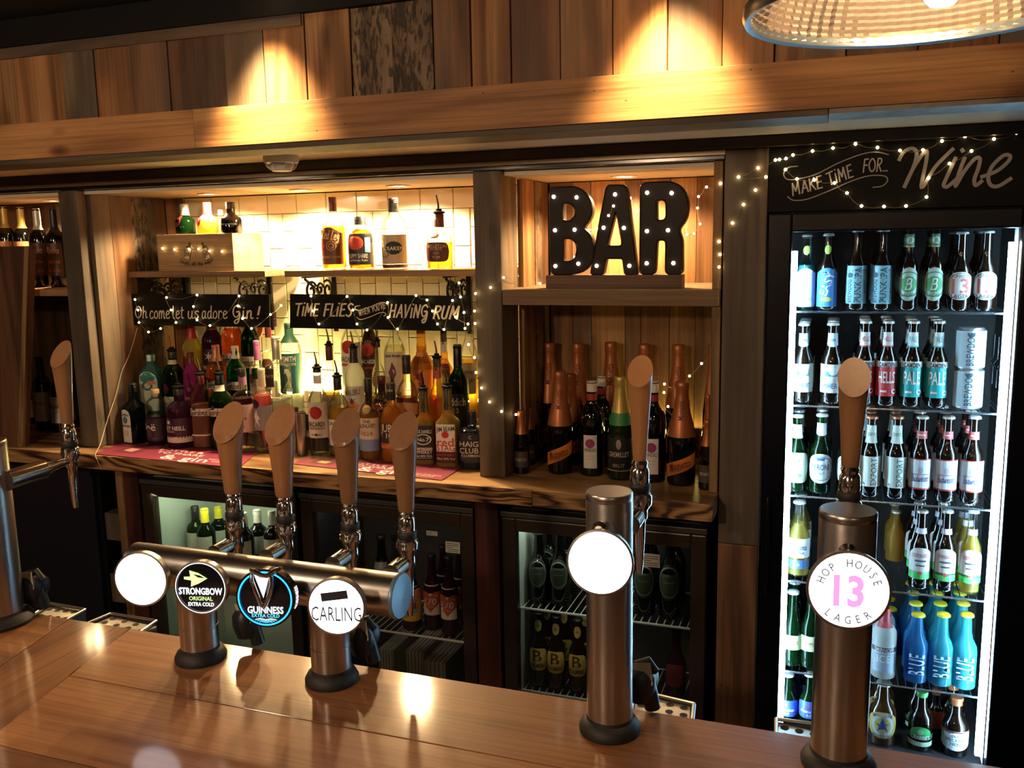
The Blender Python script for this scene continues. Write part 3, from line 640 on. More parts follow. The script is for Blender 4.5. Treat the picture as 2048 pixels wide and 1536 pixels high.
# sign board over the fridge
sb = thing('wine_sign', 'black chalk sign reading make time for wine, over the tall fridge', 'sign')
SBY = 2.408
MB().box(-0.172, 0.72, SBY, 2.43, 1.712, 1.872).build('board', pmat('blackboard', (0.004, 0.004, 0.0045), 0.6, spec=0.12), sb)
CH = pmat('chalk_paint', (0.3, 0.27, 0.25), 0.7); CHB = pmat('bright_chalk_paint', (0.42, 0.38, 0.35), 0.7)
zc = lambda L: [(1348+x/2.926, y/2.926) for x, y in L]
pxstroke(sb, [zc(L) for L in ([(1318, 935), (1345, 890), (1395, 868), (1420, 900), (1400, 980), (1345, 1100), (1400, 985), (1470, 885), (1478, 930), (1448, 1100), (1530, 975), (1632, 872)],
    [(1648, 925), (1590, 1050), (1578, 1085), (1600, 1092), (1650, 1050)], [(1685, 876), (1690, 884)], [(1700, 925), (1672, 1000), (1645, 1092), (1700, 1000), (1760, 930), (1790, 930), (1780, 985), (1757, 1050), (1765, 1085), (1800, 1060)],
    [(1800, 1035), (1890, 1000), (1955, 945), (1965, 912), (1925, 912), (1860, 975), (1838, 1040), (1855, 1085), (1900, 1088), (1970, 1045)])], SBY-.0015, 0.0085, CH)
pxstroke(sb, [zc(L) for L in ([(722, 973), (670, 980), (642, 1015), (660, 1048), (720, 1048), (830, 1020), (960, 955), (1090, 905), (1180, 890), (1255, 905)],
    [(665, 1150), (700, 1172), (780, 1165), (900, 1120), (1050, 1055), (1150, 1028), (1230, 1030), (1250, 1055), (1220, 1088), (1165, 1096)])], SBY-.0015, 0.0026, CH)
chalk(sb, 'MAKE', SBY-.0016, zc([(695, 1145)])[0], zc([(880, 1095)])[0], 24, 0.11, 0, CHB)
chalk(sb, 'TIME', SBY-.0016, zc([(908, 1085)])[0], zc([(1060, 1030)])[0], 25, 0.11, 0, CHB)
chalk(sb, 'FOR...', SBY-.0016, zc([(1105, 1008)])[0], zc([(1255, 1000)])[0], 26, 0.11, 0, CHB)
# the two chalk signs hanging before the tiled niche
def hang_sign(L, label, Y):
    t = thing('chalk_sign', label, 'sign'); V = [at(x, y, Y) for x, y in L]
    V = [(v.x, v.y, v.z) for v in V]; V = V+[(x, y+.008, z) for x, y, z in V]
    link('board', mesh('board', V, [(0, 1, 2, 3), (7, 6, 5, 4), (0, 4, 5, 1), (1, 5, 6, 2), (2, 6, 7, 3), (3, 7, 4, 0)]), pmat('blackboard', (0, 0, 0)), t)
    m = MB()
    for k in (0, 1):
        x = V[0][0]*.8+V[1][0]*.2 if k == 0 else V[0][0]*.1+V[1][0]*.9
        m.tube([(x, Y+.004, V[0][2]-.002), (x, Y+.006, ZS-.021)], .0016, 6)
    m.build('hanging_wire', BRK, t); return t
HY = 2.592
CH2 = pmat('sign_chalk', (0.66, 0.60, 0.47), 0.7)
s1_ = hang_sign([(262, 588), (538, 589), (539, 655), (261, 650)], 'black chalk sign with a handwritten line about gin, hung with fairy lights', HY)
chalk(s1_, 'Oh', HY-.0015, (270, 636), (296, 636), 23, 0.085, 0.1, CH2)
chalk(s1_, 'come', HY-.0015, (299, 637), (341, 637), 25, 0.085, 0.1, CH2)
chalk(s1_, 'let', HY-.0015, (345, 637), (369, 637), 25, 0.085, 0.1, CH2)
chalk(s1_, 'us', HY-.0015, (375, 637), (399, 637), 25, 0.085, 0.1, CH2)
chalk(s1_, 'adore', HY-.0015, (403, 637), (456, 637), 25, 0.085, 0.1, CH2)
chalk(s1_, 'Gin', HY-.0015, (464, 637), (508, 637), 26, 0.085, 0.1, CH2)
chalk(s1_, '!', HY-.0015, (511, 637), (524, 637), 24, 0.085, 0.1, CH2)
s2_ = hang_sign([(580, 588), (938, 592), (941, 663), (580, 656)], 'black chalk sign with painted capitals about rum, wrapped in fairy lights', HY+.001)
Y2 = HY-.0005
chalk(s2_, 'TIME', Y2, (590, 631), (638, 632), 24, 0.13, 0.12, CH2)
chalk(s2_, 'FLIES', Y2, (647, 632), (705, 632), 24, 0.13, 0.12, CH2)
chalk(s2_, 'HAVING', Y2, (778, 634), (857, 636), 25, 0.13, 0.12, CH2)
chalk(s2_, 'RUM', Y2, (866, 637), (919, 638), 25, 0.13, 0.12, CH2)
chalk(s2_, "WHEN YOU'RE", Y2, (719, 632), (773, 616), 12, 0.12, 0.0, CH2)
pxstroke(s2_, [[(720, 611), (711, 613), (711, 619), (722, 620), (742, 613), (758, 606), (768, 605), (776, 610)], [(713, 634), (722, 639), (742, 633), (758, 626), (768, 625), (772, 629), (768, 632)]], Y2, .0022, CH2)
# ---------------------------------------------------------------- bottles
PROF = {  # (height fraction, radius fraction)
 'spirit': [(0, .82), (.01, .96), (.03, 1), (.60, 1), (.66, .97), (.71, .84), (.76, .6), (.80, .42), (.84, .37), (.97, .35), (1, .37)],
 'round': [(0, .8), (.012, .94), (.03, .98), (.30, 1), (.52, 1), (.60, .94), (.66, .78), (.70, .55), (.73, .40), (.78, .36), (1, .35)],
 'square': [(0, .85), (.01, .97), (.03, 1), (.58, 1), (.62, .95), (.68, .66), (.72, .46), (.76, .40), (.90, .36), (1, .36)],
 'gin': [(0, .82), (.012, .96), (.03, 1), (.64, .99), (.70, .93), (.76, .70), (.80, .48), (.84, .38), (1, .36)],
 'flask': [(0, .86), (.015, .97), (.04, 1), (.62, 1), (.68, .94), (.73, .80), (.77, .55), (.80, .38), (1, .33)],
 'broad': [(0, .84), (.01, .97), (.03, 1), (.70, .99), (.76, .93), (.81, .72), (.85, .46), (.88, .37), (1, .36)],
 'squat': [(0, .9), (.02, .98), (.05, 1), (.42, .98), (.5, .9), (.56, .66), (.62, .45), (.70, .40), (1, .38)],
 'wine': [(0, .9), (.01, .98), (.02, 1), (.60, 1), (.66, .96), (.71, .78), (.75, .5), (.79, .40), (.98, .38), (.985, .42), (1, .42)],
 'champ': [(0, .9), (.01, .98), (.03, 1), (.40, 1), (.50, .95), (.60, .80), (.70, .61), (.80, .48), (.92, .41), (.93, .46), (.965, .46), (1, .42)],
 'beer': [(0, .84), (.012, .96), (.03, 1), (.50, 1), (.57, .94), (.63, .74), (.69, .54), (.76, .46), (.96, .40), (.965, .46), (1, .46)],
 'stub': [(0, .86), (.02, .97), (.05, 1), (.42, 1), (.50, .96), (.56, .84), (.62, .62), (.70, .48), (.95, .42), (.96, .46), (1, .46)],
 'cider': [(0, .86), (.015, .97), (.04, 1), (.50, 1), (.58, .92), (.66, .66), (.73, .48), (.95, .40), (.955, .46), (1, .46)],
 'can': [(0, .80), (.03, .96), (.05, 1), (.93, 1), (.97, .88), (.985, .86), (1, .84)],
 'cup': [(0, .92), (.02, .97), (.5, .95), (.98, 1.0), (1, 1.02)],
 'tall': [(0, .9), (.01, .98), (.02, 1), (.66, 1), (.70, .97), (.73, .75), (.75, .42), (.78, .36), (1, .34)],
 'jd': [(0, .88), (.01, .98), (.03, 1), (.55, 1), (.585, .97), (.66, .52), (.70, .42), (.75, .44), (.80, .38), (1, .36)],
}
GL = {
 'clear': ((.93, .95, .92), 0), 'paleg': ((.62, .78, .62), 0), 'green': ((.03, .26, .04), .05), 'dgreen': ((.04, .13, .03), .1), 'teal': ((.22, .72, .70), .25), 'olive': ((.3, .42, .1), .05),
 'amber': ((.95, .52, .06), .30), 'gold': ((1.0, .72, .16), .35), 'orange': ((.98, .34, .05), .30), 'brown': ((.34, .12, .03), .15), 'rust': ((.7, .16, .02), .35), 'yellow': ((1.0, .9, .25), .35), 'pink': ((.98, .30, .28), .6),
 'rose': ((.85, .42, .26), .35), 'plum': ((.15, .02, .11), .3), 'magenta': ((.75, .04, .5), .7), 'navy': ((.02, .06, .12), .15), 'pale': ((1.0, .97, .80), .22), 'milk': ((.92, .92, .86), .85), 'blue': ((.06, .42, .80), .45),
 'cyan': ((.10, .75, .85), .5), 'wine': ((.01, .012, .012), .05), 'black': ((.006, .006, .008), .05), 'beerbrown': ((.05, .022, .012), .1), 'purple': ((.25, .08, .13), .3), 'lager': ((.95, .75, .18), .4),
}
def gmat(k):
    c, b = GL[k]; return glass('glass_'+k, c, b, bcol=tuple(min(1, v*1.0+.02) for v in c))
def shade(k):   # nearly opaque dark glass: glossy dark body, cheap
    c, b = GL[k]; return pmat('dark_glass_'+k, tuple(v*.12 for v in c), 0.06, spec=0.7)
def prof_r(P, z):
    for (a, ra), (b, rb) in zip(P, P[1:]):
        if a <= z <= b: return ra+(rb-ra)*((z-a)/max(b-a, 1e-9))
    return P[-1][1] if z > .5 else P[0][1]
def wrap(t, kind, H, RR, sq, face, name, mat, V, Fc, u0, zc_, off, parent, dy=0.0):
    """put 2D verts (metres; u across, v up) on the body surface around angle face, centred at height zc_"""
    P = PROF[kind]; W = []
    for u, v in V:
        z = zc_+v; rr = prof_r(P, z/H)*RR
        a = face+(u+u0)/max(rr, 1e-4)
        m = sqf(a-face_base(sq), sq)if sq != 2 else 1.0
        W.append(((rr*m+off)*math.cos(a), (rr*m+off)*math.sin(a), z))
    return link(name, mesh(name, W, Fc), mat, parent or t)
def face_base(sq): return 0.0
def strip(w_, h, shape):
    n = 14; V = []; Fc = []
    for i in range(n+1):
        s = -1+2*i/n; u = s*w_/2
        if shape == 'oval': hi = h/2*math.sqrt(max(0, 1-s*s)); lo = -hi
        elif shape == 'arch': lo = -h/2; hi = h/2-(w_/2)*(1-math.sqrt(max(0, 1-s*s)))
        elif shape == 'wave': lo = -h/2; hi = h/2-h*.10*(1-math.cos(s*3.1))*.8
        elif shape == 'hex': k = min(1, (1-abs(s))*2.0); hi = h/2*(.5+.5*k); lo = -hi
        elif shape == 'diag': lo = -h/2+s*h*.55; hi = h/2+s*h*.55
        elif shape == 'diag2': lo = -h/2-s*h*.3; hi = h/2-s*h*.3
        elif shape == 'shield': hi = h/2; lo = -h/2+h*.22*abs(s)**2
        elif shape == 'round': e = math.sqrt(max(0, 1-abs(s)**5)); hi = h/2*e; lo = -hi
        else: hi = h/2; lo = -h/2
        for k in range(4): V.append((u, lo+(hi-lo)*k/3))
    for i in range(n):
        for k in range(3): a = i*4+k; Fc.append((a, a+4, a+5, a+1))
    return V, Fc
CAPS = {'red': (.5, .02, .02), 'black': (.012, .012, .014), 'silver': (.6, .6, .55), 'white': (.75, .7, .62), 'copper': (.5, .2, .1), 'purple': (.24, .06, .2), 'gold': (.5, .36, .1), 'green': (.1, .45, .12), 'cork': (.5, .33, .16), 'clearcap': (.7, .66, .55), 'pinkcap': (.42, .12, .3), 'darkgreen': (.01, .05, .03), 'yellowcap': (.75, .62, .03), 'lime': (.35, .5, .1), 'orangefoil': (.40, .13, .045), 'maroon': (.1, .012, .012), 'paleblue': (.45, .6, .75), 'cream': (.65, .55, .35)}
def capmat(c):
    return pmat('cap_'+c, CAPS[c], 0.38, 0.4 if c in ('silver', 'copper', 'gold', 'orangefoil', 'paleblue') else 0.0)
BOT = []
def bottle(kind, name, label, cat, loc, H, RR, g='clear', liq=None, fill=.7, cap=('black', .12), face=None, sq=2.0, labels=(), group=None, pourer=False, neck=None, dark=False, n=None, depthscale=1.0, foil=None, extra=None):
    """H is the height to the lip; cap (colour, fraction of H, extra height fraction)"""
    P = PROF[kind]; t = thing(name, label, cat, loc, 0, group)
    n = n or (28 if sq == 2 else 48)
    if face is None:
        face = math.atan2(-loc[1], -loc[0])*0.35+R(-90)*0.65
    tz = face+math.pi/2
    t.rotation_euler = (0, 0, tz)
    F0 = -math.pi/2   # local direction of the label
    prof = [(0, .004*H)]+[(r*RR, z*H) for z, r in P]
    if P[-1][0] == 1 and kind != 'can': prof.append((P[-1][1]*RR*.6, H))
    m = MB().lathe(prof, n, sq=sq); body = m.build('glass' if kind not in ('can', 'cup') else 'body', shade(g) if dark else gmat(g) if kind not in ('can', 'cup') else pmat('metal_'+str(g), GL.get(g, ((.5, .5, .5), 0))[0], .3, .9), t, True)
    if liq and not dark:
        lp = [(0, .02*H)]+[(prof_r(P, z)*RR*.93, z*H) for z, r in P if .02 < z < fill]+[(prof_r(P, fill)*RR*.93, fill*H), (0, fill*H)]
        MB().lathe(lp, n, sq=sq).build('liquid', gmat(liq), t, True)
    if cap:
        cc, cf = cap[0], cap[1]; ex = cap[2] if len(cap) > 2 else .02; r1 = prof_r(P, .97)*RR
        fl = cap[3] if len(cap) > 3 else 1.0
        if kind in ('beer', 'stub', 'cider') and cf < .05:
            m = MB(); V = []; K = 21; r = r1*1.18
            pr = [(r*1.08, H-.004), (r*1.02, H+.001), (r*.8, H+.0035), (0, H+.004)]
            m.lathe(pr, 22); m.build('crown_cap', capmat(cc), t, True)
        else:
            m = MB(); z0 = H*(1-cf); z1 = H*(1+ex); rb = prof_r(P, 1-cf)*RR*1.06+.0006
            if foil: m.lathe([(prof_r(P, q_/H)*RR*1.03+.0006, q_) for q_ in [z0+(H-z0)*k/12 for k in range(12)]]+[(r1*1.08, H*.97), (r1*1.08, z1-.003), (r1*.95, z1), (0, z1)], 24)
            else: m.lathe([(rb*fl, z0), (r1*1.10*fl, z0+.4*(z1-z0)), (r1*1.10*fl, z1-.002), (r1*1.0*fl, z1), (0, z1)], 20)
            if cf > .1 and not foil:
                for k in range(3): m.lathe([(r1*1.1*fl+.0002, z1-.004-k*.005), (r1*1.1*fl+.0008, z1-.005-k*.005), (r1*1.1*fl+.0002, z1-.006-k*.005)], 20)
            m.build('cap' if not foil else 'foil', capmat(cc), t, True)
    if pourer:
        z1 = H*(1+(cap[2] if cap and len(cap) > 2 else .02)); r1 = prof_r(P, .97)*RR
        m = MB(); m.lathe([(r1*.9, z1), (r1*1.35, z1+.003), (r1*1.35, z1+.007), (r1*.7, z1+.010), (r1*.7, z1+.016), (0, z1+.016)], 18); pc = m.build('pourer', BLACK, t, True)
        MB().tube([(0, 0, z1+.012), (0, -.002, z1+.03), (-.004, -.006, z1+.058)], [.0042, .0032, .0024], 8).build('spout', CHROME, pc, True)
    for L in labels:
        # (zc fraction, height fraction, width as angle degrees, shape, colour, texts[(string, dz, size, colour, dx, rot)], centre angle)
        zf, hf, wa, shp, colr = L[:5]; texts = L[5] if len(L) > 5 else (); da = R(L[6]) if len(L) > 6 else 0
        rr = prof_r(P, zf)*RR; V, Fc = strip(min(R(wa), 6.2)*rr, hf*H, shp)
        nm = 'label' if colr is not None else 'print'
        lo = None
        if colr is not None: lo = wrap(t, kind, H, RR, sq, F0+da, 'label', ink(colr, .45), V, Fc, 0, zf*H, .0008, t)
        for ti, T in enumerate(texts):
            s_, dz, sz, tc_ = T[:4]; dx = T[4] if len(T) > 4 else 0; rot = T[5] if len(T) > 5 else 0; st = T[6] if len(T) > 6 else 'f'
            if st == 'h':
                V, Fc, wd = hand(s_, .12, .1); q_ = min(sz*H, 1.6*rr/wd); V = [((a-wd/2)*q_, (b-.5)*max(q_, sz*H*.75)) for a, b in V]
            elif st == 'p':   # picture blob: polygon list
                V, Fc = s_; V = [(a*sz*H, b*sz*H) for a, b in V]
            else:
                V, Fc, wd = text_mesh(s_, .012 if st == 'f' else 0.0); kx = T[7] if len(T) > 7 else 1.0; q_ = sz*H*1.35
                lim = (hf*H*.92 if rot in (90, 70) else (1.62 if sq == 2 else 1.8)*rr*min(1, R(wa)/1.9))/max(wd*q_*kx, 1e-6)
                if lim < 1: kx *= max(lim, .6); q_ *= min(1, lim/.6)
                V = [(a*q_*kx, b*q_) for a, b in V]
            if rot: c, s2 = math.cos(R(rot)), math.sin(R(rot)); V = [(a*c-b*s2, a*s2+b*c) for a, b in V]
            V = [(a+dx*H, b) for a, b in V]
            wrap(t, kind, H, RR, sq, F0+da, 'lettering' if st != 'p' else 'emblem', ink(tc_), V, Fc, 0, (zf+dz)*H, (.0014 if colr is not None else .0022+rr*.08)+.0003*ti, lo or t)
    BOT.append(t); return t
def rings(O, m=4):
    n = len(O); V = [(0, 0)]; Fc = [(0, 1+k, 1+(k+1) % n) for k in range(n)]
    for j in range(1, m+1): V += [(x*j/m, y*j/m) for x, y in O]
    for j in range(m-1): Fc += [(1+j*n+k, 1+(j+1)*n+k, 1+(j+1)*n+(k+1) % n, 1+j*n+(k+1) % n) for k in range(n)]
    return V, Fc
def disc(n=16, rx=1, ry=1): return rings([(rx*math.cos(2*math.pi*k/n), ry*math.sin(2*math.pi*k/n)) for k in range(n)])
def ring(n=20, r0=.8, r1=1, ry=1):
    V = []; 
    for k in range(n): c, s_ = math.cos(2*math.pi*k/n), math.sin(2*math.pi*k/n); V += [(r0*c, r0*s_*ry), (r1*c, r1*s_*ry)]
    return V, [(2*k, 2*k+1, (2*k+3) % (2*n), (2*k+2) % (2*n)) for k in range(n)]
def star(n=5, r=.42):
    V = []
    for k in range(2*n): q = math.pi/2+math.pi*k/n; rr = 1 if k % 2 == 0 else r; V.append((rr*math.cos(q), rr*math.sin(q)))
    return rings(V, 3)
def rect(w_, h):
    n = max(2, min(12, int(w_*5))); return [(-w_/2+w_*(k//2)/n, -h/2 if k % 2 == 0 else h/2) for k in range(2*n+2)], [(2*k, 2*k+2, 2*k+3, 2*k+1) for k in range(n)]
def heart():
    V = []
    for k in range(24): a = 2*math.pi*k/24; V.append((math.sin(a)**3, (13*math.cos(a)-5*math.cos(2*a)-2*math.cos(3*a)-math.cos(4*a))/17))
    return rings(V, 4)
def fl(cx, basey, Y=None, z=None):
    """foot of a bottle: on the surface at z seen at (cx, basey), or at depth Y when its foot is hidden"""
    if Y is None: return atz(cx, basey, z)
    d = at(cx, basey, Y); return Vector((d.x, Y, z))
def place(cx, basey, topy, wpx, z, Y=None, hmul=1.0):
    """-> foot position, height to lip, radius, from the measured pixels"""
    p = fl(cx, basey, Y, z)
    # true x under the column at cx measured at mid height
    x = at(cx, (basey+topy)/2, p.y).x
    top = at(cx, topy, p.y).z
    dp = depth(Vector((x, p.y, (z+top)/2)))
    return Vector((x, p.y, z)), (top-z)*hmul, wpx*dp/F_PX/2*.97
# ---------------------------------------------------------------- every bottle on the back bar
CR = (.62, .55, .42); WH = (.75, .72, .66); BK = (.015, .013, .012); GO = (.5, .36, .12); RD = (.5, .03, .02); OR_ = (.8, .25, .04)
def B(kind, label, cx, by, ty, w_, z, Y=None, ex=.02, cat='bottle', name='bottle', zmax=None, **kw):
    p, h, r = place(cx, by, ty, w_, z, Y)
    if zmax: h = min(h, zmax-z)
    cap = kw.get('cap', ('black', .12))
    if cap and len(cap) > 2: ex = cap[2]
    return bottle(kind, name, label, cat, (p.x, p.y, p.z), h/(1+ex), r, **kw)
GG = 'gin bottles under the chalk sign'; RG = 'rum and whisky bottles on the back counter'
Z = CT+.0002
# gin side, front row
B('square', 'blue gin bottle with a tall arched white label, leftmost on the counter', 270, 884, 766, 42, Z, g='navy', liq='navy', fill=.5, cap=('black', .13), sq=4, group=GG, face=R(-98),
  labels=[(.31, .56, 75, 'arch', WH, [('BOMBAY', .19, .05, (.1, .12, .2)), (disc(16, 1, 1.2), .10, .05, (.06, .2, .3), 0, 0, 'p'), ('SAPPHIRE', .0, .045, (.1, .1, .15)), (rect(1, 1), -.12, .1, (.6, .56, .46), 0, 0, 'p')], -12)])
B('broad', 'round shouldered clear gin bottle with a dark violet lower half and white script', 314, 888, 778, 44, Z, g='clear', liq='plum', fill=.52, cap=('cork', .08, .0), group=GG,
  labels=[(.3, .4, 150, 'rect', (.03, .012, .025), [('Boë', .05, .14, (.7, .68, .62), -.06, 0, 'f'), (disc(12, .7, 1), -.06, .09, (.09, .03, .05), -.05, 0, 'p'), ('------', -.15, .03, (.6, .5, .45), .06)], -10)])
B('flask', 'dark plum gin bottle with white band low on its body and pourer', 361, 892, 776, 56, Z, g='plum', liq='magenta', fill=.57, cap=('black', .1, .02), pourer=True, group=GG,
  labels=[(.16, .10, 160, 'rect', CR), (.36, .34, 170, 'rect', (.03, .008, .025), [('LEY NEILL', .00, .075, (.8, .76, .72), -.02), (star(6, .3), .10, .06, (.75, .7, .66), -.12, 0, 'p'), ('LONDON', -.06, .03, (.6, .5, .5), -.10)], 0)])
B('broad', 'pink-orange gin bottle with a white script label, beside the plum bottle', 405, 894, 750, 42, Z, g='clear', liq='rose', fill=.62, cap=('maroon', .1, .02), pourer=True, sq=3, group=GG,
  labels=[(.52, .10, 150, 'rect', CR, [('Gordons', -.0, .10, BK, .0, 0, 'h'), (rect(.8, 1), .055, .05, (.03, .02, .06), -.05, 0, 'p')]), (.2, .02, 150, 'rect', CR)])
B('gin', 'green gin bottle with a white script label in the front row', 443, 896, 749, 46, Z, g='green', liq='dgreen', fill=.6, cap=('black', .10, .02), pourer=True, sq=3, group=GG,
  labels=[(.525, .11, 150, 'rect', CR, [('Gordons', -.0, .11, BK, .0, 0, 'h'), (rect(.8, 1), .06, .05, (.03, .02, .06), -.05, 0, 'p')]), (.84, .08, 200, 'rect', CR)])
B('tall', 'clear bottle of purple gin with a pink patterned label and brown hexagon', 488, 900, 737, 42, Z, g='clear', liq='purple', fill=.66, cap=('black', .07, .02), group=GG,
  labels=[(.42, .34, 160, 'rect', (.62, .42, .36), [(rect(.3, .3), .1-.05*k, .1, (.35, .14, .16), .05*((k*7) % 5-2)*.6, 20*k, 'p') for k in range(6)]+[('GIN', .12, .04, BK)]), (.58, .12, 60, 'hex', (.12, .05, .03), (), -40), (.87, .10, 200, 'rect', (.35, .14, .26))])
B('tall', 'coral pink gin bottle with a grey label showing a white horned horse', 527, 902, 737, 39, Z, g='clear', liq='pink', fill=.70, cap=('cream', .2, .02), group=GG,
  labels=[(.43, .30, 170, 'rect', (.25, .22, .24), [(([(-.5, -1), (-.1, -.1), (-.5, .3), (-.2, .9), (.1, 1.4), (.15, .8), (.5, .2), (.45, 0), (.2, .1), (.45, -1)], [(0, 1, 2, 3, 4, 5, 6, 7, 8, 9)]), -.02, .09, WH, -.05, 0, 'p')]), (.60, .11, 70, 'hex', (.03, .01, .04), (), -38)])
# gin side, second row
Y2_, Y3_ = 2.612, 2.715
Z2 = CT+.0452; ZR = CT+.1002
B('broad', 'turquoise gin bottle with an arched oval label, behind the front row', 307, 868, 709, 45, Z2, Y2_-.01, g='teal', liq='teal', fill=.88, cap=('white', .09, .0), sq=3.5, group=GG,
  labels=[(.5, .55, 95, 'arch', (.5, .62, .52), [(ring(16, .6, 1), .08, .07, (.06, .12, .1), 0, 0, 'p'), (rect(1, .5), .12, .1, (.55, .2, .1), .05, 0, 'p'), ('STAR', .18, .05, (.1, .1, .1))])])
B('broad', 'bright green round shouldered gin bottle with a pourer and dark seal', 350, 870, 703, 42, Z2, Y2_, g='green', liq='green', fill=.72, cap=('black', .07, .02), pourer=True, group=GG,
  labels=[(.52, .14, 55, 'oval', (.10, .01, .015), (), -35), (.25, .34, 150, 'rect', (.45, .5, .35), [('LONDON DRY', .08, .03, BK)]), (.88, .06, 220, 'rect', CR)])
B('broad', 'magenta gin bottle with a small white emblem, second row', 386, 870, 705, 34, Z2, Y2_, g='magenta', liq='plum', fill=.55, cap=('maroon', .27, .02), group=GG, labels=[(.5, .3, 120, 'rect', (.2, .01, .12), [(star(6, .3), .03, .05, (.7, .3, .55), 0, 0, 'p'), ('NEILL', -.09, .035, (.8, .7, .7))])])
B('broad', 'orange gin bottle with a copper screw cap, behind the plain pink one', 437, 872, 690, 40, Z2, Y2_, g='clear', liq='orange', fill=.78, cap=('copper', .17, .02), sq=3, group=GG,
  labels=[(.55, .10, 150, 'rect', CR, [('Gordons', 0, .09, BK, 0, 0, 'h'), (rect(.8, 1), .06, .05, (.03, .02, .06), -.05, 0, 'p')])])
B('broad', 'green gin bottle with a white screw cap and script label, second row', 475, 872, 692, 38, Z2, Y2_, g='green', liq='green', fill=.5, cap=('white', .13, .02), sq=3, group=GG,
  labels=[(.55, .10, 150, 'rect', CR, [('Gordons', 0, .10, BK, 0, 0, 'h'), (rect(.8, 1), .06, .05, (.03, .02, .06), -.05, 0, 'p')])])
B('tall', 'pale pink gin bottle with a tall mauve cap and brown hexagon seal', 518, 872, 681, 34, Z2, Y2_, g='clear', liq='rose', fill=.35, cap=('pinkcap', .2, .02), group=GG, labels=[(.45, .3, 150, 'rect', (.55, .42, .33)), (.60, .10, 60, 'hex', (.14, .05, .03), (), -38)])
B('tall', 'tall clear square gin bottle with a dark blue side label', 557, 868, 673, 46, Z2, Y2_-.01, g='clear', liq='milk', fill=.36, cap=('silver', .22, .02), sq=5, group=GG,
  labels=[(.60, .19, 55, 'rect', (.04, .02, .05), [('AVIATE', .02, .03, (.6, .5, .4))], -26)])
B('broad', 'clear gin bottle with a teal label picturing a swan, dark cap', 582, 830, 646, 46, ZR, Y3_, g='clear', liq='milk', fill=.3, cap=('darkgreen', .2, .02), group=GG,
  labels=[(.45, .46, 150, 'rect', (.02, .13, .15), [('SIPSMITH', .17, .07, (.8, .75, .6)), ('LONDON', .11, .035, (.7, .65, .5)), (([(-.3, -1), (.1, -.2), (-.1, .4), (-.3, .3), (-.2, .8), (.2, .8), (.35, .3), (.2, -.2), (.4, -1)], [(0, 1, 2, 3, 4, 5, 6, 7, 8)]), -.04, .12, CR, 0, 0, 'p'), ('GIN', -.19, .05, (.7, .65, .5))])])
# gin side, back row, standing on a low step
MBs = MB().box(-2.37, -0.98, 2.567, 2.79, CT+.0, CT+.045).box(-2.37, -0.98, 2.668, 2.79, CT+.0451, CT+.10).build('riser_step', WPOSTD); tag(MBs, 'stepped wooden riser under the rear rows of spirit bottles', 'step')
B('broad', 'yellow gin bottle with a red cap and dark round seal, back row', 387, 800, 648, 40, ZR, Y3_, g='yellow', liq='yellow', fill=.7, cap=('red', .16, .02), group=GG, labels=[(.55, .16, 60, 'oval', (.25, .02, .02), (), -30), (.28, .3, 140, 'rect', CR, [(disc(14, 1, 1), .02, .05, (.2, .2, .1), 0, 0, 'p')])])
B('broad', 'dark plum gin bottle with a small white emblem, tallest of the back row', 427, 800, 628, 44, ZR, Y3_, g='plum', liq='plum', fill=.75, cap=('maroon', .15, .02), group=GG, labels=[(.45, .4, 120, 'rect', (.03, .008, .03), [(star(6, .3), .12, .06, CR, 0, 0, 'p'), ('WHITLEY', .0, .05, CR), ('NEILL', -.08, .05, CR)])])
B('broad', 'orange gin bottle with a white script label, back row', 466, 800, 612, 40, ZR, Y3_, g='clear', liq='orange', fill=.8, cap=('orangefoil', .14, .02), sq=3, group=GG, labels=[(.5, .12, 150, 'rect', CR, [('Gordons', 0, .10, BK, 0, 0, 'h')])])
B('broad', 'green gin bottle with a white script label, back row under the sign', 502, 800, 622, 36, ZR, Y3_, g='green', liq='green', fill=.8, cap=('green', .14, .02), sq=3, group=GG, labels=[(.5, .12, 150, 'rect', CR, [('Gordons', 0, .10, BK, 0, 0, 'h')])])
B('tall', 'pale bottle with a brown hexagon label at the right of the back gin row', 540, 800, 655, 34, ZR, Y3_-.01, g='clear', liq='milk', fill=.5, cap=('maroon', .1, .02), group=GG, labels=[(.55, .2, 90, 'hex', (.15, .06, .03)), (.25, .26, 140, 'rect', (.55, .45, .3))])
# red round plaque under the gin sign
pq = at(505, 662, 2.79); t = thing('red_plaque', 'round red plaque with pale lettering on the tiles behind the gin sign', 'sign', (pq.x, 2.80, pq.z+.01))
MB().lathe([(0, 0), (.042, 0), (.044, .004), (.042, .007), (0, .007)], 32, Matrix.Rotation(R(90), 4, 'X')).build('disc', ink((.33, .05, .03)), t, True)
V, Fc, wd = text_mesh('21', .02); flat('lettering', V, Fc, plane_M((0, -.0085, .002), (.05, 0, .01), (0, 0, .05)), ink((.6, .5, .38)), t)
pc_ = at(547, 638, 2.80); t = thing('price_card', 'small purple card on the tiles between the two chalk signs', 'card', (pc_.x, 2.8005, pc_.z))
MB().box(-.013, .013, -.0015, 0, -.028, .028).build('card', ink((.16, .05, .12)), t); MB().box(-.008, .008, -.002, -.0015, .0, .003).box(-.008, .008, -.002, -.0015, -.01, -.007).build('printed_lines', ink((.4, .25, .35)), t)
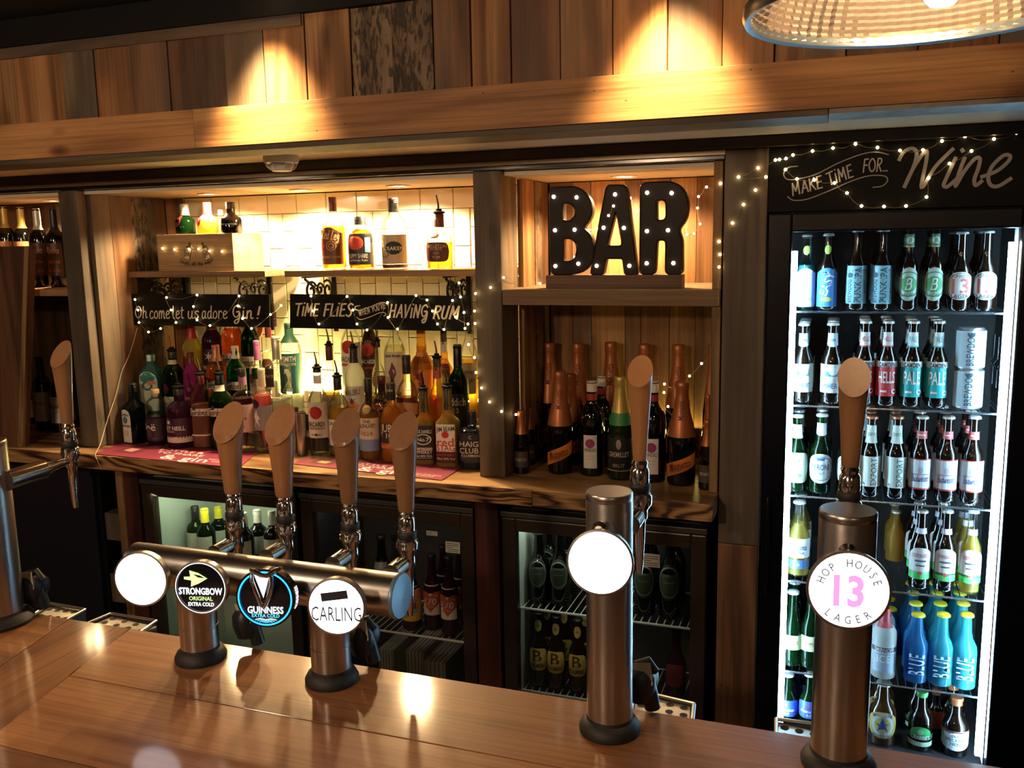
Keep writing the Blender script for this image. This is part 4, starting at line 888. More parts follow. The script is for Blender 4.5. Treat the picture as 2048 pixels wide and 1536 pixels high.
# steel measuring cups
for cx, by, ty, w_, lab in ((603, 908, 826, 22, 'taller brushed steel cup beside the clear rum bottle'), (589, 905, 816, 20, 'brushed steel cup standing just behind the other, near the middle tap handle')):
    p, h, r = place(cx, by, ty, w_, Z, 2.50 if ty > 820 else 2.545)
    t = thing('steel_cup', lab, 'cup', (p.x, p.y, p.z)); MB().lathe([(0, 0), (r*.95, 0), (r, .004), (r, h*.55), (r*1.02, h*.98), (r*1.06, h), (r*1.0, h-.001), (r*.95, h*.5), (0, h*.45)], 28).build('body', STEEL, t, True)
# drink menus lying under the bottles
def menu(L, label, dark):
    t = thing('drinks_menu', label, 'menu'); zz = CT+.0008; V = [tuple(atz(x, y, zz)[:2])+(zz,) for x, y in L]; V += [(a, b, c+.0012) for a, b, c in V]
    link('sheet', mesh('sheet', V, [(3, 2, 1, 0), (4, 5, 6, 7), (0, 1, 5, 4), (1, 2, 6, 5), (2, 3, 7, 6), (3, 0, 4, 7)]), pmat('magenta_card', (.19, .026, .06), .45), t)
    a, b, c, d = [Vector(v) for v in V[4:]]; up = Vector((0, 0, .0004))
    def fm(u, v): return a+(b-a)*u+(d-a)*v+up     # a=front left b=front right d=back left
    ux = (b-a); uy = (d-a)
    for s_, u, v, sz, col in (('BOTTLE &', .50, .72, .07, (.75, .45, .5)), ('TO SHARE', .52, .52, .07, (.75, .45, .5)), ('& gin', .60, .25, .16, (.8, .5, .55)), ('ASK AT THE BAR', .86, .35, .030, (.75, .45, .5)), ('FOR MORE', .86, .22, .03, (.75, .45, .5))):
        V2, F2, wd = text_mesh(s_, .01); L_ = ux.length
        flat('lettering', V2, F2, plane_M(fm(u, v), ux.normalized()*sz*L_, uy.normalized()*sz*L_*.8), ink(col), t)
    p0 = [fm(u, v) for u, v in ((.08, .25), (.24, .25), (.27, .75), (.11, .75))]
    link('picture', mesh('picture', p0, [(0, 1, 2, 3)]), ink((.11, .015, .03)), t)
    p0 = [fm(u, v)+up for u, v in ((.13, .4), (.2, .35), (.22, .6), (.15, .62))]
    link('picture', mesh('picture', p0, [(0, 1, 2, 3)]), ink(dark), t)
menu([(190, 908), (478, 936), (515, 905), (245, 885)], 'magenta drinks menu under the gin bottles', (.4, .2, .2))
menu([(584, 928), (884, 961), (925, 934), (615, 912)], 'magenta drinks menu under the rum bottles', (.55, .3, .12))
# rum side, front row
B('spirit', 'clear white rum bottle with a red bat roundel and pourer', 638, 908, 738, 43, Z, g='clear', liq=None, cap=('black', .02, .02), pourer=True, group=RG,
  labels=[(.43, .42, 165, 'rect', WH, [(disc(), .09, .075, (.45, .03, .02), 0, 0, 'p'), ('BACARDI', -.045, .088, BK), ('CARTA BLANCA', -.095, .025, BK), (rect(3.2, .25), -.17, .035, (.03, .02, .03), 0, 0, 'p'), (star(8, .5), -.17, .022, (.03, .02, .03), 0, 0, 'p')]), (.90, .1, 200, 'rect', WH)], fill=.2)
B('gin', 'golden spiced rum bottle with a white and brown label, partly behind a tap handle', 678, 912, 755, 42, Z, 2.53, g='clear', liq='gold', fill=.64, cap=('black', .14, .02), pourer=True, group=RG,
  labels=[(.32, .34, 150, 'rect', WH, [('SAILOR', .12, .05, BK), (disc(14, 1, 1.1), -.02, .08, (.12, .05, .03), 0, 0, 'p')])])
B('round', 'pale golden whisky bottle with a cream label and blue band', 739, 917, 757, 44, Z, g='clear', liq='amber', fill=.58, cap=('black', .14, .02), group=RG,
  labels=[(.40, .28, 150, 'rect', CR, [('THE', .10, .04, BK), ('GLENLIVET', .045, .062, (.12, .05, .02)), ('1824', -.05, .06, (.3, .2, .1)), ('---------', .0, .03, (.3, .2, .1))]), (.20, .15, 150, 'rect', (.16, .26, .42)), (.65, .10, 60, 'oval', (.32, .2, .06))])
B('round', 'amber whisky bottle with a black label and orange strip', 784, 920, 766, 47, Z, g='amber', liq='amber', fill=.66, cap=('black', .2, .02), group=RG,
  labels=[(.37, .28, 160, 'rect', BK, [('JURA', .085, .105, (.75, .65, .5)), ('10', -.01, .07, (.7, .6, .5)), ('-', -.01, .05, (.7, .6, .5), -.1), ('-', -.01, .05, (.7, .6, .5), .1)]), (.22, .07, 150, 'rect', (.45, .13, .05)), (.93, .05, 200, 'rect', (.02, .02, .03), [('JURA', 0, .03, CR)])])
B('jd', 'square whiskey bottle with a black and white label and pourer', 849, 925, 780, 43, Z, g='gold', liq='brown', fill=.58, cap=('black', .28, .02), pourer=True, sq=5, group=RG, face=R(-75),
  labels=[(.31, .48, 88, 'rect', BK, [('JACK DANIELS', .16, .055, WH, 0, 0, 'f', .8), (ring(20, .85, 1, .75), .05, .1, WH, 0, 0, 'p'), ('No.7', .05, .055, WH), ('Tennessee', -.07, .05, WH), ('WHISKEY', -.12, .055, WH), ('70cl 40% VOL', -.18, .03, WH), (rect(3.4, .05), -.21, .06, WH, 0, 0, 'p')])])
B('jd', 'square bourbon bottle with a white label printed in red, black base band', 896, 930, 776, 46, Z, g='gold', liq='brown', fill=.6, cap=('black', .26, .02), pourer=True, sq=5, group=RG, face=R(-82),
  labels=[(.39, .36, 88, 'rect', WH, [('JIM BEAM', .12, .075, (.05, .03, .02), 0, 5), (disc(), .045, .045, RD, 0, 0, 'p'), ('red', -.05, .11, (.55, .06, .03)), ('STAG', -.125, .085, (.5, .08, .04))]), (.14, .15, 88, 'rect', (.04, .005, .005), [('KENTUCKY', .03, .03, RD), ('70cl 40% Vol', -.02, .03, CR)])])
B('tall', 'dark blue square whisky bottle half hidden by the timber post', 945, 938, 822, 48, Z, 2.505, g='navy', dark=True, cap=('black', .2, .02), sq=5, group=RG, face=R(-80),
  labels=[(.4, .5, 88, 'rect', (.008, .012, .02), [('C', .18, .06, CR), ('HAIG', .06, .10, CR, -.02), ('CLUB', -.06, .10, CR, -.02), ('CLUBMAN', -.15, .045, CR)])])
# rum side, second row
B('round', 'clear golden rum bottle with a dark red cap and cream label', 662, 868, 692, 38, Z2, Y2_, g='clear', liq='gold', fill=.5, cap=('maroon', .14, .02), pourer=True, group=RG, labels=[(.38, .2, 150, 'rect', (.6, .5, .3), [('MOUNT GAY', .05, .065, (.2, .1, .04)), ('RUM', -.03, .05, (.5, .2, .1))])])
B('broad', 'white frosted coconut rum bottle with a palm emblem', 710, 868, 697, 42, Z2, Y2_+.005, g='milk', liq=None, cap=('black', .14, .02), pourer=True, group=RG, labels=[(.4, .4, 150, 'rect', (.75, .72, .62), [('MALIBU', .13, .095, (.15, .08, .03), 0, 8), (disc(14, 1, .8), -.03, .075, (.75, .32, .08), 0, 0, 'p'), (star(7, .35), .03, .05, (.2, .1, .02), 0, 0, 'p')])])
B('round', 'dark coffee liqueur bottle with orange lettering, behind the golden whisky', 765, 870, 752, 46, Z2, Y2_, g='brown', dark=True, cap=('maroon', .1, .02), group=RG, labels=[(.45, .35, 140, 'rect', (.03, .012, .01), [('NEGRO', .1, .1, (.75, .2, .06)), ('rum', 0, .07, (.7, .25, .06))])])
B('round', 'brown spirit bottle with a tan torn-edge label and dark capsule', 815, 872, 710, 46, Z2, Y2_, g='clear', liq='rust', fill=.52, cap=('black', .2, .02), group=RG, labels=[(.40, .16, 150, 'wave', (.55, .3, .14)), (.50, .06, 170, 'rect', (.12, .03, .02)), (.28, .08, 100, 'wave', (.5, .3, .18))])
B('jd', 'rusty red liqueur bottle with a red neck label and pourer', 876, 875, 717, 42, Z2, Y2_, g='gold', liq='rust', fill=.56, cap=('black', .12, .02), pourer=True, sq=4, group=RG, labels=[(.85, .14, 220, 'shield', (.36, .07, .04))])
B('wine', 'tall dark green whisky bottle with a black label and stag', 917, 875, 689, 41, Z2, Y2_, g='dgreen', liq='dgreen', fill=.7, cap=('black', .2, .02), sq=3, group=RG, labels=[(.36, .34, 130, 'rect', (.008, .014, .01), [('fiddich', .09, .085, (.5, .46, .36)), ('12', .0, .05, (.4, .36, .26))])])
# rum side, back row on the step
B('spirit', 'clear white rum bottle with a red band label, back row', 703, 812, 606, 44, ZR, Y3_, g='clear', liq='milk', fill=.62, cap=('silver', .14, .02), group=RG, labels=[(.52, .3, 150, 'rect', WH, [(disc(), .11, .06, RD, 0, 0, 'p'), ('BACARDI', .0, .075, BK), (rect(3.2, .5), -.05, .045, (.5, .06, .03), 0, 0, 'p')])])
B('spirit', 'dark rum bottle with a red roundel on a black label, back row', 740, 812, 608, 36, ZR, Y3_+.02, g='brown', dark=True, cap=('black', .14, .02), group=RG, labels=[(.50, .36, 150, 'rect', (.04, .012, .01), [(disc(), .11, .06, RD, 0, 0, 'p'), ('BACARDI', 0, .075, WH), (rect(3.2, .4), -.06, .045, (.5, .04, .02), 0, 0, 'p')])])
B('round', 'clear bottle with a small brown figure print and thin pourer, back row', 758, 855, 684, 28, ZR, 2.70, g='clear', liq='gold', fill=.3, cap=('black', .05, .02), pourer=True, group=RG, labels=[(.5, .14, 100, 'round', (.25, .12, .07))])
B('spirit', 'white label spiced rum bottle printed with a standing figure, back row', 790, 812, 624, 44, ZR, Y3_, g='clear', liq='pale', fill=.7, cap=('white', .1, .02), group=RG, labels=[(.42, .45, 150, 'rect', (.66, .6, .42), [('Captain Morgan', .19, .045, (.12, .03, .03)), (([(-.25, -1), (-.1, -.3), (-.3, .2), (-.1, .6), (0, 1), (.2, .6), (.3, .1), (.1, -.3), (.25, -1), (0, -.4)], [(0, 1, 9), (1, 2, 3, 4, 5, 6, 7, 9), (7, 8, 9)]), 0, .13, (.15, .03, .06), 0, 0, 'p'), ('RUM', -.19, .06, (.3, .15, .05))])])
B('jd', 'whiskey liqueur bottle with a bright orange label, back row', 844, 812, 640, 46, ZR, Y3_, g='gold', liq='gold', fill=.75, cap=('orangefoil', .12, .02), sq=3, group=RG, labels=[(.42, .56, 170, 'rect', (.72, .24, .05), [('FIREBALL', .2, .08, (.25, .04, .01), 0, 0), (([(-.2, -1), (0, -.2), (-.5, .2), (-.2, .4), (-.6, .9), (0, .6), (.3, 1), (.25, .4), (.7, .3), (.2, 0), (.35, -.6), (.1, -.5)], [(0, 1, 11), (1, 2, 3, 4, 5, 6, 7, 8, 9), (1, 9, 10, 11)]), -.03, .14, (.3, .03, .01), 0, 0, 'p')])])
B('jd', 'honey whiskey bottle with a black cap and yellow label, back row', 889, 812, 660, 32, ZR, Y3_, g='gold', liq='gold', fill=.7, cap=('black', .14, .02), sq=4, group=RG, labels=[(.42, .4, 110, 'rect', (.6, .48, .2), [('DANIELS', .14, .06, (.15, .05, .02)), ('HONEY', .0, .05, (.2, .08, .02))]), (.62, .05, 140, 'rect', (.3, .05, .03)), (.83, .12, 200, 'rect', CR)])
B('spirit', 'clear golden liqueur bottle beside the post with a black lettered label', 938, 812, 630, 36, ZR, Y3_, g='clear', liq='gold', fill=.6, cap=('white', .12, .02), group=RG, labels=[(.42, .3, 120, 'rect', (.7, .62, .4), [('SOUTHERN', .06, .07, BK), ('COMFORT', -.02, .07, BK)])])
# ---------------------------------------------------------------- shelf above: crate, small bottles, four rums
Zs = ZS+.0003
t = thing('gift_crate', 'pale wooden gin gift crate printed with two bottles, on the left shelf', 'crate')
cyf = 2.60; a = at(318, 541, cyf); b = at(469, 541, cyf); hz = at(400, 468, cyf).z
x0, x1 = a.x, b.x
MB().box(x0, x1, cyf, cyf+.012, Zs, hz).build('front_panel', WCRATE, t, bevel=.001)
MB().box(x0, x0+.01, cyf+.012, cyf+.17, Zs, hz).build('side_panel', WCRATE, t, bevel=.001)
MB().box(x1-.01, x1, cyf+.0125, cyf+.17, Zs, hz).build('side_panel', WCRATE, t, bevel=.001)
MB().box(x0+.01, x1-.01, cyf+.0125, cyf+.17, hz-.008, hz-.0003).build('lid', WCRATE, t, bevel=.001)
INK = ink((.05, .025, .012)); PAL = ink((.62, .52, .36))
for (cx_, an) in ((376, 18), (411, -20)):
    c = at(cx_, 504, cyf-.001); ux = Vector((math.cos(R(an)), 0, -math.sin(R(an)))); uy = Vector((math.sin(R(an)), 0, math.cos(R(an))))
    outline = [(-.45, -1), (.45, -1), (.45, .55), (.15, .8), (.15, 1.1), (.25, 1.25), (-.25, 1.25), (-.15, 1.1), (-.15, .8), (-.45, .55)]
    s_ = .026
    flat('emblem', outline, [tuple(range(10))], plane_M(c, ux*s_*1.12, uy*s_*1.06), INK, t)
    flat('emblem', [(-.42, -.98), (.42, -.98), (.42, .5), (-.42, .5)], [(0, 1, 2, 3)], plane_M(c+Vector((0, -.0008, 0)), ux*s_, uy*s_), PAL, t)
    V, Fc, wd = hand('Gin', .12, .1); flat('lettering', [(v[0]-wd/2, v[1]-.5) for v in V], Fc, plane_M(c+Vector((0, -.0014, 0))-uy*.002, ux*.016, uy*.019), INK, t)
V, Fc, wd = hand('Jingle all the way!', .13, .15)
c = at(392, 524, cyf-.001); V = [((v[0]/wd-.5)*.142, v[1]*.0125+((v[0]/wd-.5)**2)*.045-.012) for v in V]
flat('lettering', V, Fc, plane_M(c, (1, 0, 0), (0, 0, 1)), INK, t)
zc_ = hz+.0002; MG = 'small bottles on the gin crate'
B('squat', 'small green gin bottle with a pale cap standing on the crate', 370, 466, 408, 40, zc_, 2.66, g='green', liq='green', fill=.45, cap=('silver', .35, .02), group=MG, labels=[(.45, .4, 60, 'oval', (.1, .01, .015), (), -35)])
B('squat', 'small yellow bottle with a red cap standing on the crate', 415, 466, 405, 42, zc_, 2.66, g='yellow', liq='yellow', fill=.5, cap=('red', .38, .02), group=MG, labels=[(.45, .38, 45, 'oval', (.5, .01, .03), (), -40)])
B('squat', 'small black ribbed liqueur bottle on the crate with a black stopper', 462, 466, 404, 44, zc_, 2.64, g='black', dark=True, cap=('black', .2, .02), group=MG, labels=[(.3, .05, 100, 'rect', (.06, .05, .05))])
B('squat', 'tiny clear bottle behind the black bottle on the crate', 442, 462, 420, 22, zc_, 2.70, g='clear', liq='pale', fill=.5, cap=('clearcap', .2, .02), group=MG)
TG = 'amber rum bottles on the upper shelf'
B('round', 'tall rum bottle with a dark capsule and brown hand drawn label', 667, 542, 394, 46, Zs, 2.635, g='clear', liq='gold', fill=.62, cap=('maroon', .18, .02), sq=3, group=TG, face=R(-85),
  labels=[(.34, .52, 150, 'wave', (.14, .04, .018), [('Red Leg', .15, .16, (.72, .48, .2), .02, -8, 'h'), (ring(16, .65, .8), .0, .09, (.45, .25, .1), .03, 0, 'p'), (ring(16, .3, .45), .0, .09, (.45, .25, .1), .03, 0, 'p'), (star(6, .3), -.01, .05, RD, -.1, 0, 'p'), ('spiced rum', -.15, .05, (.5, .28, .1))])])
B('flask', 'squat rum bottle with a black stopper and red, black and blue label', 722, 543, 433, 52, Zs, 2.635, g='clear', liq='amber', fill=.78, cap=('black', .13, .03, 1.2), group=TG,
  labels=[(.40, .60, 170, 'rect', (.02, .02, .025), [(disc(14, 1, .8), .12, .17, (.62, .07, .03), -.04, 0, 'p'), (rect(1, 2.4), .08, .12, (.16, .4, .6), .21, 0, 'p'), ('DUPPY SHARE', -.13, .088, WH, 0, 0, 'f', .78), ('Caribbean Rum', -.21, .045, WH)])])
B('spirit', 'clear rum bottle with a parchment label carrying a black plaque', 789, 544, 396, 50, Zs, 2.63, g='clear', liq='brown', fill=.06, cap=('black', .18, .02), sq=3, group=TG,
  labels=[(.29, .42, 170, 'rect', (.52, .42, .26), [(disc(14, 1.25, 1), .02, .095, (.012, .02, .018), .03, 0, 'p'), ('KRAKEN', .015, .055, WH, .03), (ring(16, .7, .85), -.04, .09, (.2, .15, .1), -.1, 0, 'p'), (ring(16, .7, .85), .12, .05, (.2, .15, .1), -.14, 0, 'p')]), (.05, .05, 180, 'rect', (.08, .012, .01))])
B('round', 'rum bottle with a dark red label and long pourer, nearest the timber post', 879, 545, 428, 56, Zs, 2.62, g='clear', liq='gold', fill=.5, cap=('maroon', .22, .02), pourer=True, group=TG,
  labels=[(.32, .36, 120, 'round', (.08, .02, .015), [('APPLETON', .11, .06, (.55, .36, .2)), ('ESTATE', .06, .05, (.55, .36, .2)), (rect(2.2, .9), -.02, .05, (.2, .12, .1), 0, 0, 'p'), ('RUM', -.09, .05, (.5, .3, .2))]), (.62, .1, 50, 'oval', (.5, .08, .03), (), -10)])
# ---------------------------------------------------------------- wines at the far left
WG = 'wine bottles on the left shelf'; zw = WZ+.0003
for cx, ty, cap, lab, dx in ((14, 413, 'gold', 'dark wine bottle with a gold capsule at the edge of the picture', 1), (47, 414, 'gold', 'dark wine bottle with a gold capsule, second on the wine shelf', 1), (79, 417, 'silver', 'dark wine bottle with a shiny foil neck and maroon script label', 0), (112, 418, 'black', 'dark wine bottle with a black capsule and maroon script label, beside the post', 0)):
    B('wine', lab, cx, 573, ty, 35, zw, 2.56 if dx == 0 else 2.66, g='wine', dark=True, cap=(cap, .26, .01), foil=True, group=WG, labels=[(.36, .42, 130, 'rect', (.05, .012, .012) if not dx else (.35, .16, .07), [('Rioja', .12, .09, (.4, .18, .12), 0, 0, 'h'), ('Reserva', -.02, .06, (.35, .15, .1), 0, 0, 'h'), ('vino tinto', -.14, .05, (.3, .12, .1), 0, 0, 'h')])])
WL = 'wine bottles below the left shelf'
for cx, by, ty, w_, col, lab in ((57, 880, 757, 30, WH, 'dark wine bottle with a white label under the wine shelf, beside the wooden board'), (86, 886, 714, 36, (.5, .44, .38), 'tall dark wine bottle with a pale grey label under the wine shelf'), (118, 884, 730, 34, WH, 'dark wine bottle with a white label behind the left tap handle'), (141, 884, 750, 26, CR, 'dark wine bottle against the left timber post')):
    B('wine', lab, cx, by, ty, w_, Z, {57: 2.68, 141: 2.675}.get(cx, 2.59), g='wine', dark=True, cap=('black', .25, .01), foil=True, group=WL, labels=[(.34, .40, 130, 'rect', col, [('MALBEC', .05, .05, (.2, .05, .05)), ('----', -.03, .05, (.3, .2, .2))])])
# ---------------------------------------------------------------- champagne niche
PG = 'orange foiled sparkling wine bottles'
def miol(tt, d=0): return [(.20, .13, 150, 'diag', (.85, .26, .04), [('Mionetto', .012, .075, (.12, .03, .02), 0, 16, 'f', .9), ('PROSECCO', -.03, .032, (.2, .06, .03), 0, 16)], d), (.74, .20, 80, 'rect', None, [('Mionetto', 0, .055, (.16, .04, .02), 0, 90)])]
def mion(cx, by, ty, w_, Y, lab, d=0): return B('champ', lab, cx, by, ty, w_, Z, Y, g='wine', dark=True, cap=('orangefoil', .52, .01), foil=True, group=PG, labels=miol(0, d))
for i, cx in enumerate((1099, 1156, 1222, 1288, 1356)):
    mion(cx, 880, (685, 686, 684, 688, 689)[i], 52, 2.735, 'orange foiled sparkling wine bottle, %s in the back row' % ('leftmost', 'second', 'third', 'fourth, behind the tap handle', 'rightmost full one')[i])
mion(1440, 880, 688, 44, 2.72, 'orange foiled sparkling wine bottle half hidden by the right post') if False else None
mion(1120, 943, 742, 52, None, 'front orange foiled sparkling wine bottle with a slanted orange label')
mion(1142, 905, 747, 46, 2.635, 'orange foiled sparkling wine bottle just behind the front one', 20)
mion(1363, 966, 763, 58, None, 'large orange foiled sparkling wine bottle at the right of the front row')
B('champ', 'dark champagne bottle with a gold wire top at the right end of the back row', 1424, 905, 690, 38, Z, 2.66, g='wine', dark=True, cap=('orangefoil', .40, .01), foil=True, group=PG)
VG = 'white labelled sparkling wines'
def vin(cx, by, ty, w_, Y, lab, lb=True): return B('wine', lab, cx, by, ty, w_, Z, Y, g='wine', dark=True, cap=('white', .10, .01), foil=True, group=VG,
    labels=[(.845, .07, 300, 'rect', (.32, .03, .04))]+([(.27, .36, 62, 'rect', (.66, .64, .62), [(disc(16), .09, .05, (.28, .04, .14), 0, 0, 'p'), ('VINDICI', .02, .04, (.1, .1, .15)), ('------', -.04, .03, (.3, .3, .3)), ('-----', -.07, .03, (.3, .3, .3))])] if lb else []))
vin(1184, 947, 762, 52, None, 'sparkling wine bottle with a plain white label and purple dot, red neck ring')
vin(1203, 905, 752, 44, 2.63, 'sparkling wine bottle with a white crumpled foil top behind the front one', False)
vin(1306, 958, 762, 54, 2.50, 'sparkling wine bottle with a white label right behind the tap handle')
B('champ', 'dark green champagne bottle with gold foil and lettered black label', 1241, 955, 752, 53, Z, g='dgreen', dark=True, cap=('gold', .34, .01), foil=True, group=VG, labels=[(.6, .12, 150, 'rect', (.03, .22, .05)), (.26, .32, 140, 'rect', (.012, .016, .012), [('GREMILLET', .0, .075, (.6, .55, .5)), ('BRUT', -.11, .035, (.5, .45, .35)), (disc(12, .5, 1), .1, .05, (.35, .28, .2), 0, 0, 'p')]), (.69, .07, 50, 'oval', (.55, .5, .5)), (.10, .014, 150, 'rect', (.5, .45, .35))])
MGp = 'quarter bottles of sparkling wine'
for cx, by, ty, w_, Y, lab in ((1043, 945, 821, 32, None, 'small dark sparkling wine bottle, front left of the niche'), (1058, 930, 816, 28, 2.585, 'small copper topped bottle just behind the front left one'), (1065, 915, 809, 26, 2.64, 'small copper topped bottle, third from the front along the left wall'), (1074, 905, 804, 26, 2.685, 'small copper topped bottle, farthest along the left wall'), (1414, 977, 840, 33, None, 'small dark sparkling wine bottle, front right against the post'), (1416, 930, 790, 28, 2.56, 'small dark bottle behind the front right quarter bottle')):
    B('champ', lab, cx, by, ty, w_, Z, Y, g='wine', dark=True, cap=('orangefoil', .36, .01), foil=True, group=MGp, labels=[(.24, .26, 130, 'rect', (.06, .045, .035), [('PROSECCO', 0, .07, (.5, .46, .4))])])
# ---------------------------------------------------------------- contents of the tall fridge
def copy_tree(o, parent=None):
    c = o.copy(); COL.objects.link(c)
    if parent is not None: c.parent = parent
    for ch in o.children: copy_tree(ch, c)
    return c
def behind(t, n, dy, label, dx=0.0, x=None):
    for k in range(1, n+1):
        c = copy_tree(t); c.location = (t.location.x+dx*k, t.location.y+dy*k, t.location.z)
        c['label'] = label % ('second back', 'third back', 'fourth back')[k-1]; BOT.append(c)
FRY = TY+.115
BB = 'beerbrown'
def T(kind, label, cx, by, ty, w_, row, nb=2, lab2=None, dY=0, **kw):
    z = RZ[row] if row >= 0 else IZ0+.0
    t = B(kind, label, cx, by, ty, w_, z, FRY+dY, **kw)
    if nb: behind(t, nb, .078, lab2 or (label+', %s'))
    return t
R1 = 'top row of the tall fridge'; R2 = 'second row of the tall fridge'; R3 = 'third row of the tall fridge'; R4 = 'fourth row of the tall fridge'; R5 = 'fifth row of the tall fridge'; R6 = 'bottom row of the tall fridge'
cc = ('silver', .03)
easy = lambda c: [(.30, .52, 200, 'wave', c, [('EASY', .05, .11, WH, 0, 70), (disc(12, 1.2, .5), -.16, .06, (.4, .6, .08), 0, 0, 'p')]), (.80, .12, 90, 'oval', (.35, .55, .08))]
T('beer', 'white and yellow labelled beer bottle against the left light strip, top row', 1612, 612, 468, 36, 0, 1, cap=cc, g='clear', liq='cyan', fill=.6, group=R1, labels=easy((.6, .72, .8)))
T('beer', 'blue and yellow labelled beer bottle, second from the left in the top row', 1655, 612, 466, 38, 0, 1, cap=cc, g=BB, dark=True, group=R1, labels=easy((.05, .25, .75)))
punk = [(.32, .48, 190, 'rect', (.22, .5, .58), [('PUNK IPA', .0, .085, (.02, .05, .09), .015, 90), ('BREWDOG', -.08, .055, (.02, .05, .09), -.085, 90, 'f', .8), (disc(10, 1, 1.1), .12, .03, (.02, .05, .09), -.085, 0, 'p'), (rect(.05, 3), 0, .13, (.02, .05, .09), .07, 0, 'p'), ('POST MODERN CLASSIC', 0, .03, (.02, .05, .09), .10, 90)])]
T('beer', 'pale blue labelled ale bottle with upright lettering, left of its pair', 1714, 614, 458, 38, 0, cap=cc, g=BB, dark=True, group=R1, labels=punk)
T('beer', 'pale blue labelled ale bottle with upright lettering, right of its pair', 1765, 615, 457, 38, 0, cap=cc, g=BB, dark=True, group=R1, labels=punk)
brk = [(.33, .42, 150, 'oval', (.35, .5, .42), [(ring(20, .92, 1), 0, .16, (.03, .15, .06), 0, 0, 'p'), (disc(16), 0, .10, (.04, .26, .08), 0, 0, 'p'), ('B', 0, .14, (.7, .75, .7), 0, 0, 'h'), ('LAGER', -.135, .04, (.03, .15, .06))]), (.88, .15, 250, 'rect', (.05, .13, .06), [(disc(12), 0, .045, (.35, .5, .42), 0, 0, 'p'), ('B', 0, .05, (.03, .15, .06), 0, 0, 'h')]), (.80, .012, 250, 'rect', (.35, .42, .2))]
T('beer', 'green round labelled beer bottle with a green neck wrap, left one', 1818, 616, 458, 36, 0, cap=None, g=BB, dark=True, group=R1, labels=brk)
T('beer', 'green round labelled beer bottle with a green neck wrap, right one', 1869, 617, 457, 36, 0, cap=None, g=BB, dark=True, group=R1, labels=brk)
hop = [(.32, .36, 170, 'oval', (.72, .76, .76), [(ring(20, .95, 1), 0, .17, (.1, .15, .15), 0, 0, 'p'), ('13', 0, .20, (.38, .05, .05), 0), ('HOP HOUSE', .125, .045, BK), ('LAGER', -.13, .05, BK)])]
T('stub', 'lager bottle with a red number on a white oval, left of two', 1921, 618, 462, 42, 0, cap=('silver', .03), g=BB, dark=True, group=R1, labels=hop)
T('stub', 'lager bottle with a red number on a white oval, right of two', 1972, 619, 460, 42, 0, cap=('silver', .03), g=BB, dark=True, group=R1, labels=hop)
# row 2
moon = [(.32, .36, 180, 'rect', (.62, .66, .6), [(rect(3, 1.2), .06, .05, (.05, .2, .5), 0, 0, 'p'), (disc(14), .09, .05, (.75, .8, .8), .02, 0, 'p'), ('BLUE MOON', .0, .04, WH), ('WHEAT', -.09, .07, (.05, .12, .35))]), (.80, .17, 220, 'shield', (.5, .7, .75), [('BM', 0, .04, (.05, .2, .5))])]
T('beer', 'wheat beer bottle with white and blue moon label by the strip', 1606, 806, 645, 40, 1, 2, cap=cc, g=BB, dark=True, group=R2, labels=moon)
T('beer', 'wheat beer bottle with a white and blue moon label beside the tap handle', 1664, 807, 644, 42, 1, 2, cap=cc, g=BB, dark=True, group=R2, labels=moon)
def camd(c, w_): return [(.33, .42, 185, 'rect', c, [('CAMDEN', .165, .052, (.02, .03, .05), 0, 0), (w_, .02, .16, WH, 0, 0, 'f', .62), (rect(2.2, .8), -.15, .03, WH, -.03, 0, 'p'), (ring(14, .6, 1), -.15, .03, WH, .085, 0, 'p')]), (.46+.045, .07, 185, 'rect', (.66, .70, .66), [('CAMDEN', 0, .05, (.02, .03, .05))]), (.80, .16, 230, 'rect', (.66, .70, .66), [(w_, -.0, .085, c, 0, 0, 'f', .7)]), (.72, .03, 230, 'rect', c)]
redc = (.45, .035, .04); tealc = (.02, .36, .36)
T('beer', 'red labelled lager bottle partly behind the wooden tap handle', 1729, 808, 640, 40, 1, cap=cc, g=BB, dark=True, group=R2, labels=camd(redc, 'HELLS'))
T('beer', 'red labelled lager bottle fully visible in the second row', 1774, 809, 640, 40, 1, cap=cc, g=BB, dark=True, group=R2, labels=camd(redc, 'HELLS'))
T('beer', 'teal labelled pale ale bottle right of the red labelled lagers', 1824, 810, 640, 40, 1, cap=cc, g=BB, dark=True, group=R2, labels=camd(tealc, 'PALE'))
T('beer', 'teal labelled pale ale bottle left of the stacked cans', 1875, 811, 640, 40, 1, cap=cc, g=BB, dark=True, group=R2, labels=camd(tealc, 'PALE'))
canl = [(.5, .86, 350, 'rect', (.40, .52, .56), [('BREWDOG', .0, .17, (.03, .05, .08), -.02, 90), (disc(10), .33, .06, (.03, .05, .08), -.02, 0, 'p')])]
c1 = T('can', 'silver blue beer can, lower of the stacked pair', 1936, 812, 734, 56, 1, 0, cap=None, g='silver', n=32, cat='can', name='beer_can', group=R2, labels=canl, ex=0)
c2 = copy_tree(c1); c2.location.z += at(1936, 812, FRY).z*0+(at(1936, 734, FRY).z-at(1936, 812, FRY).z)+.001; c2['label'] = 'silver blue beer can, upper of the stacked pair'
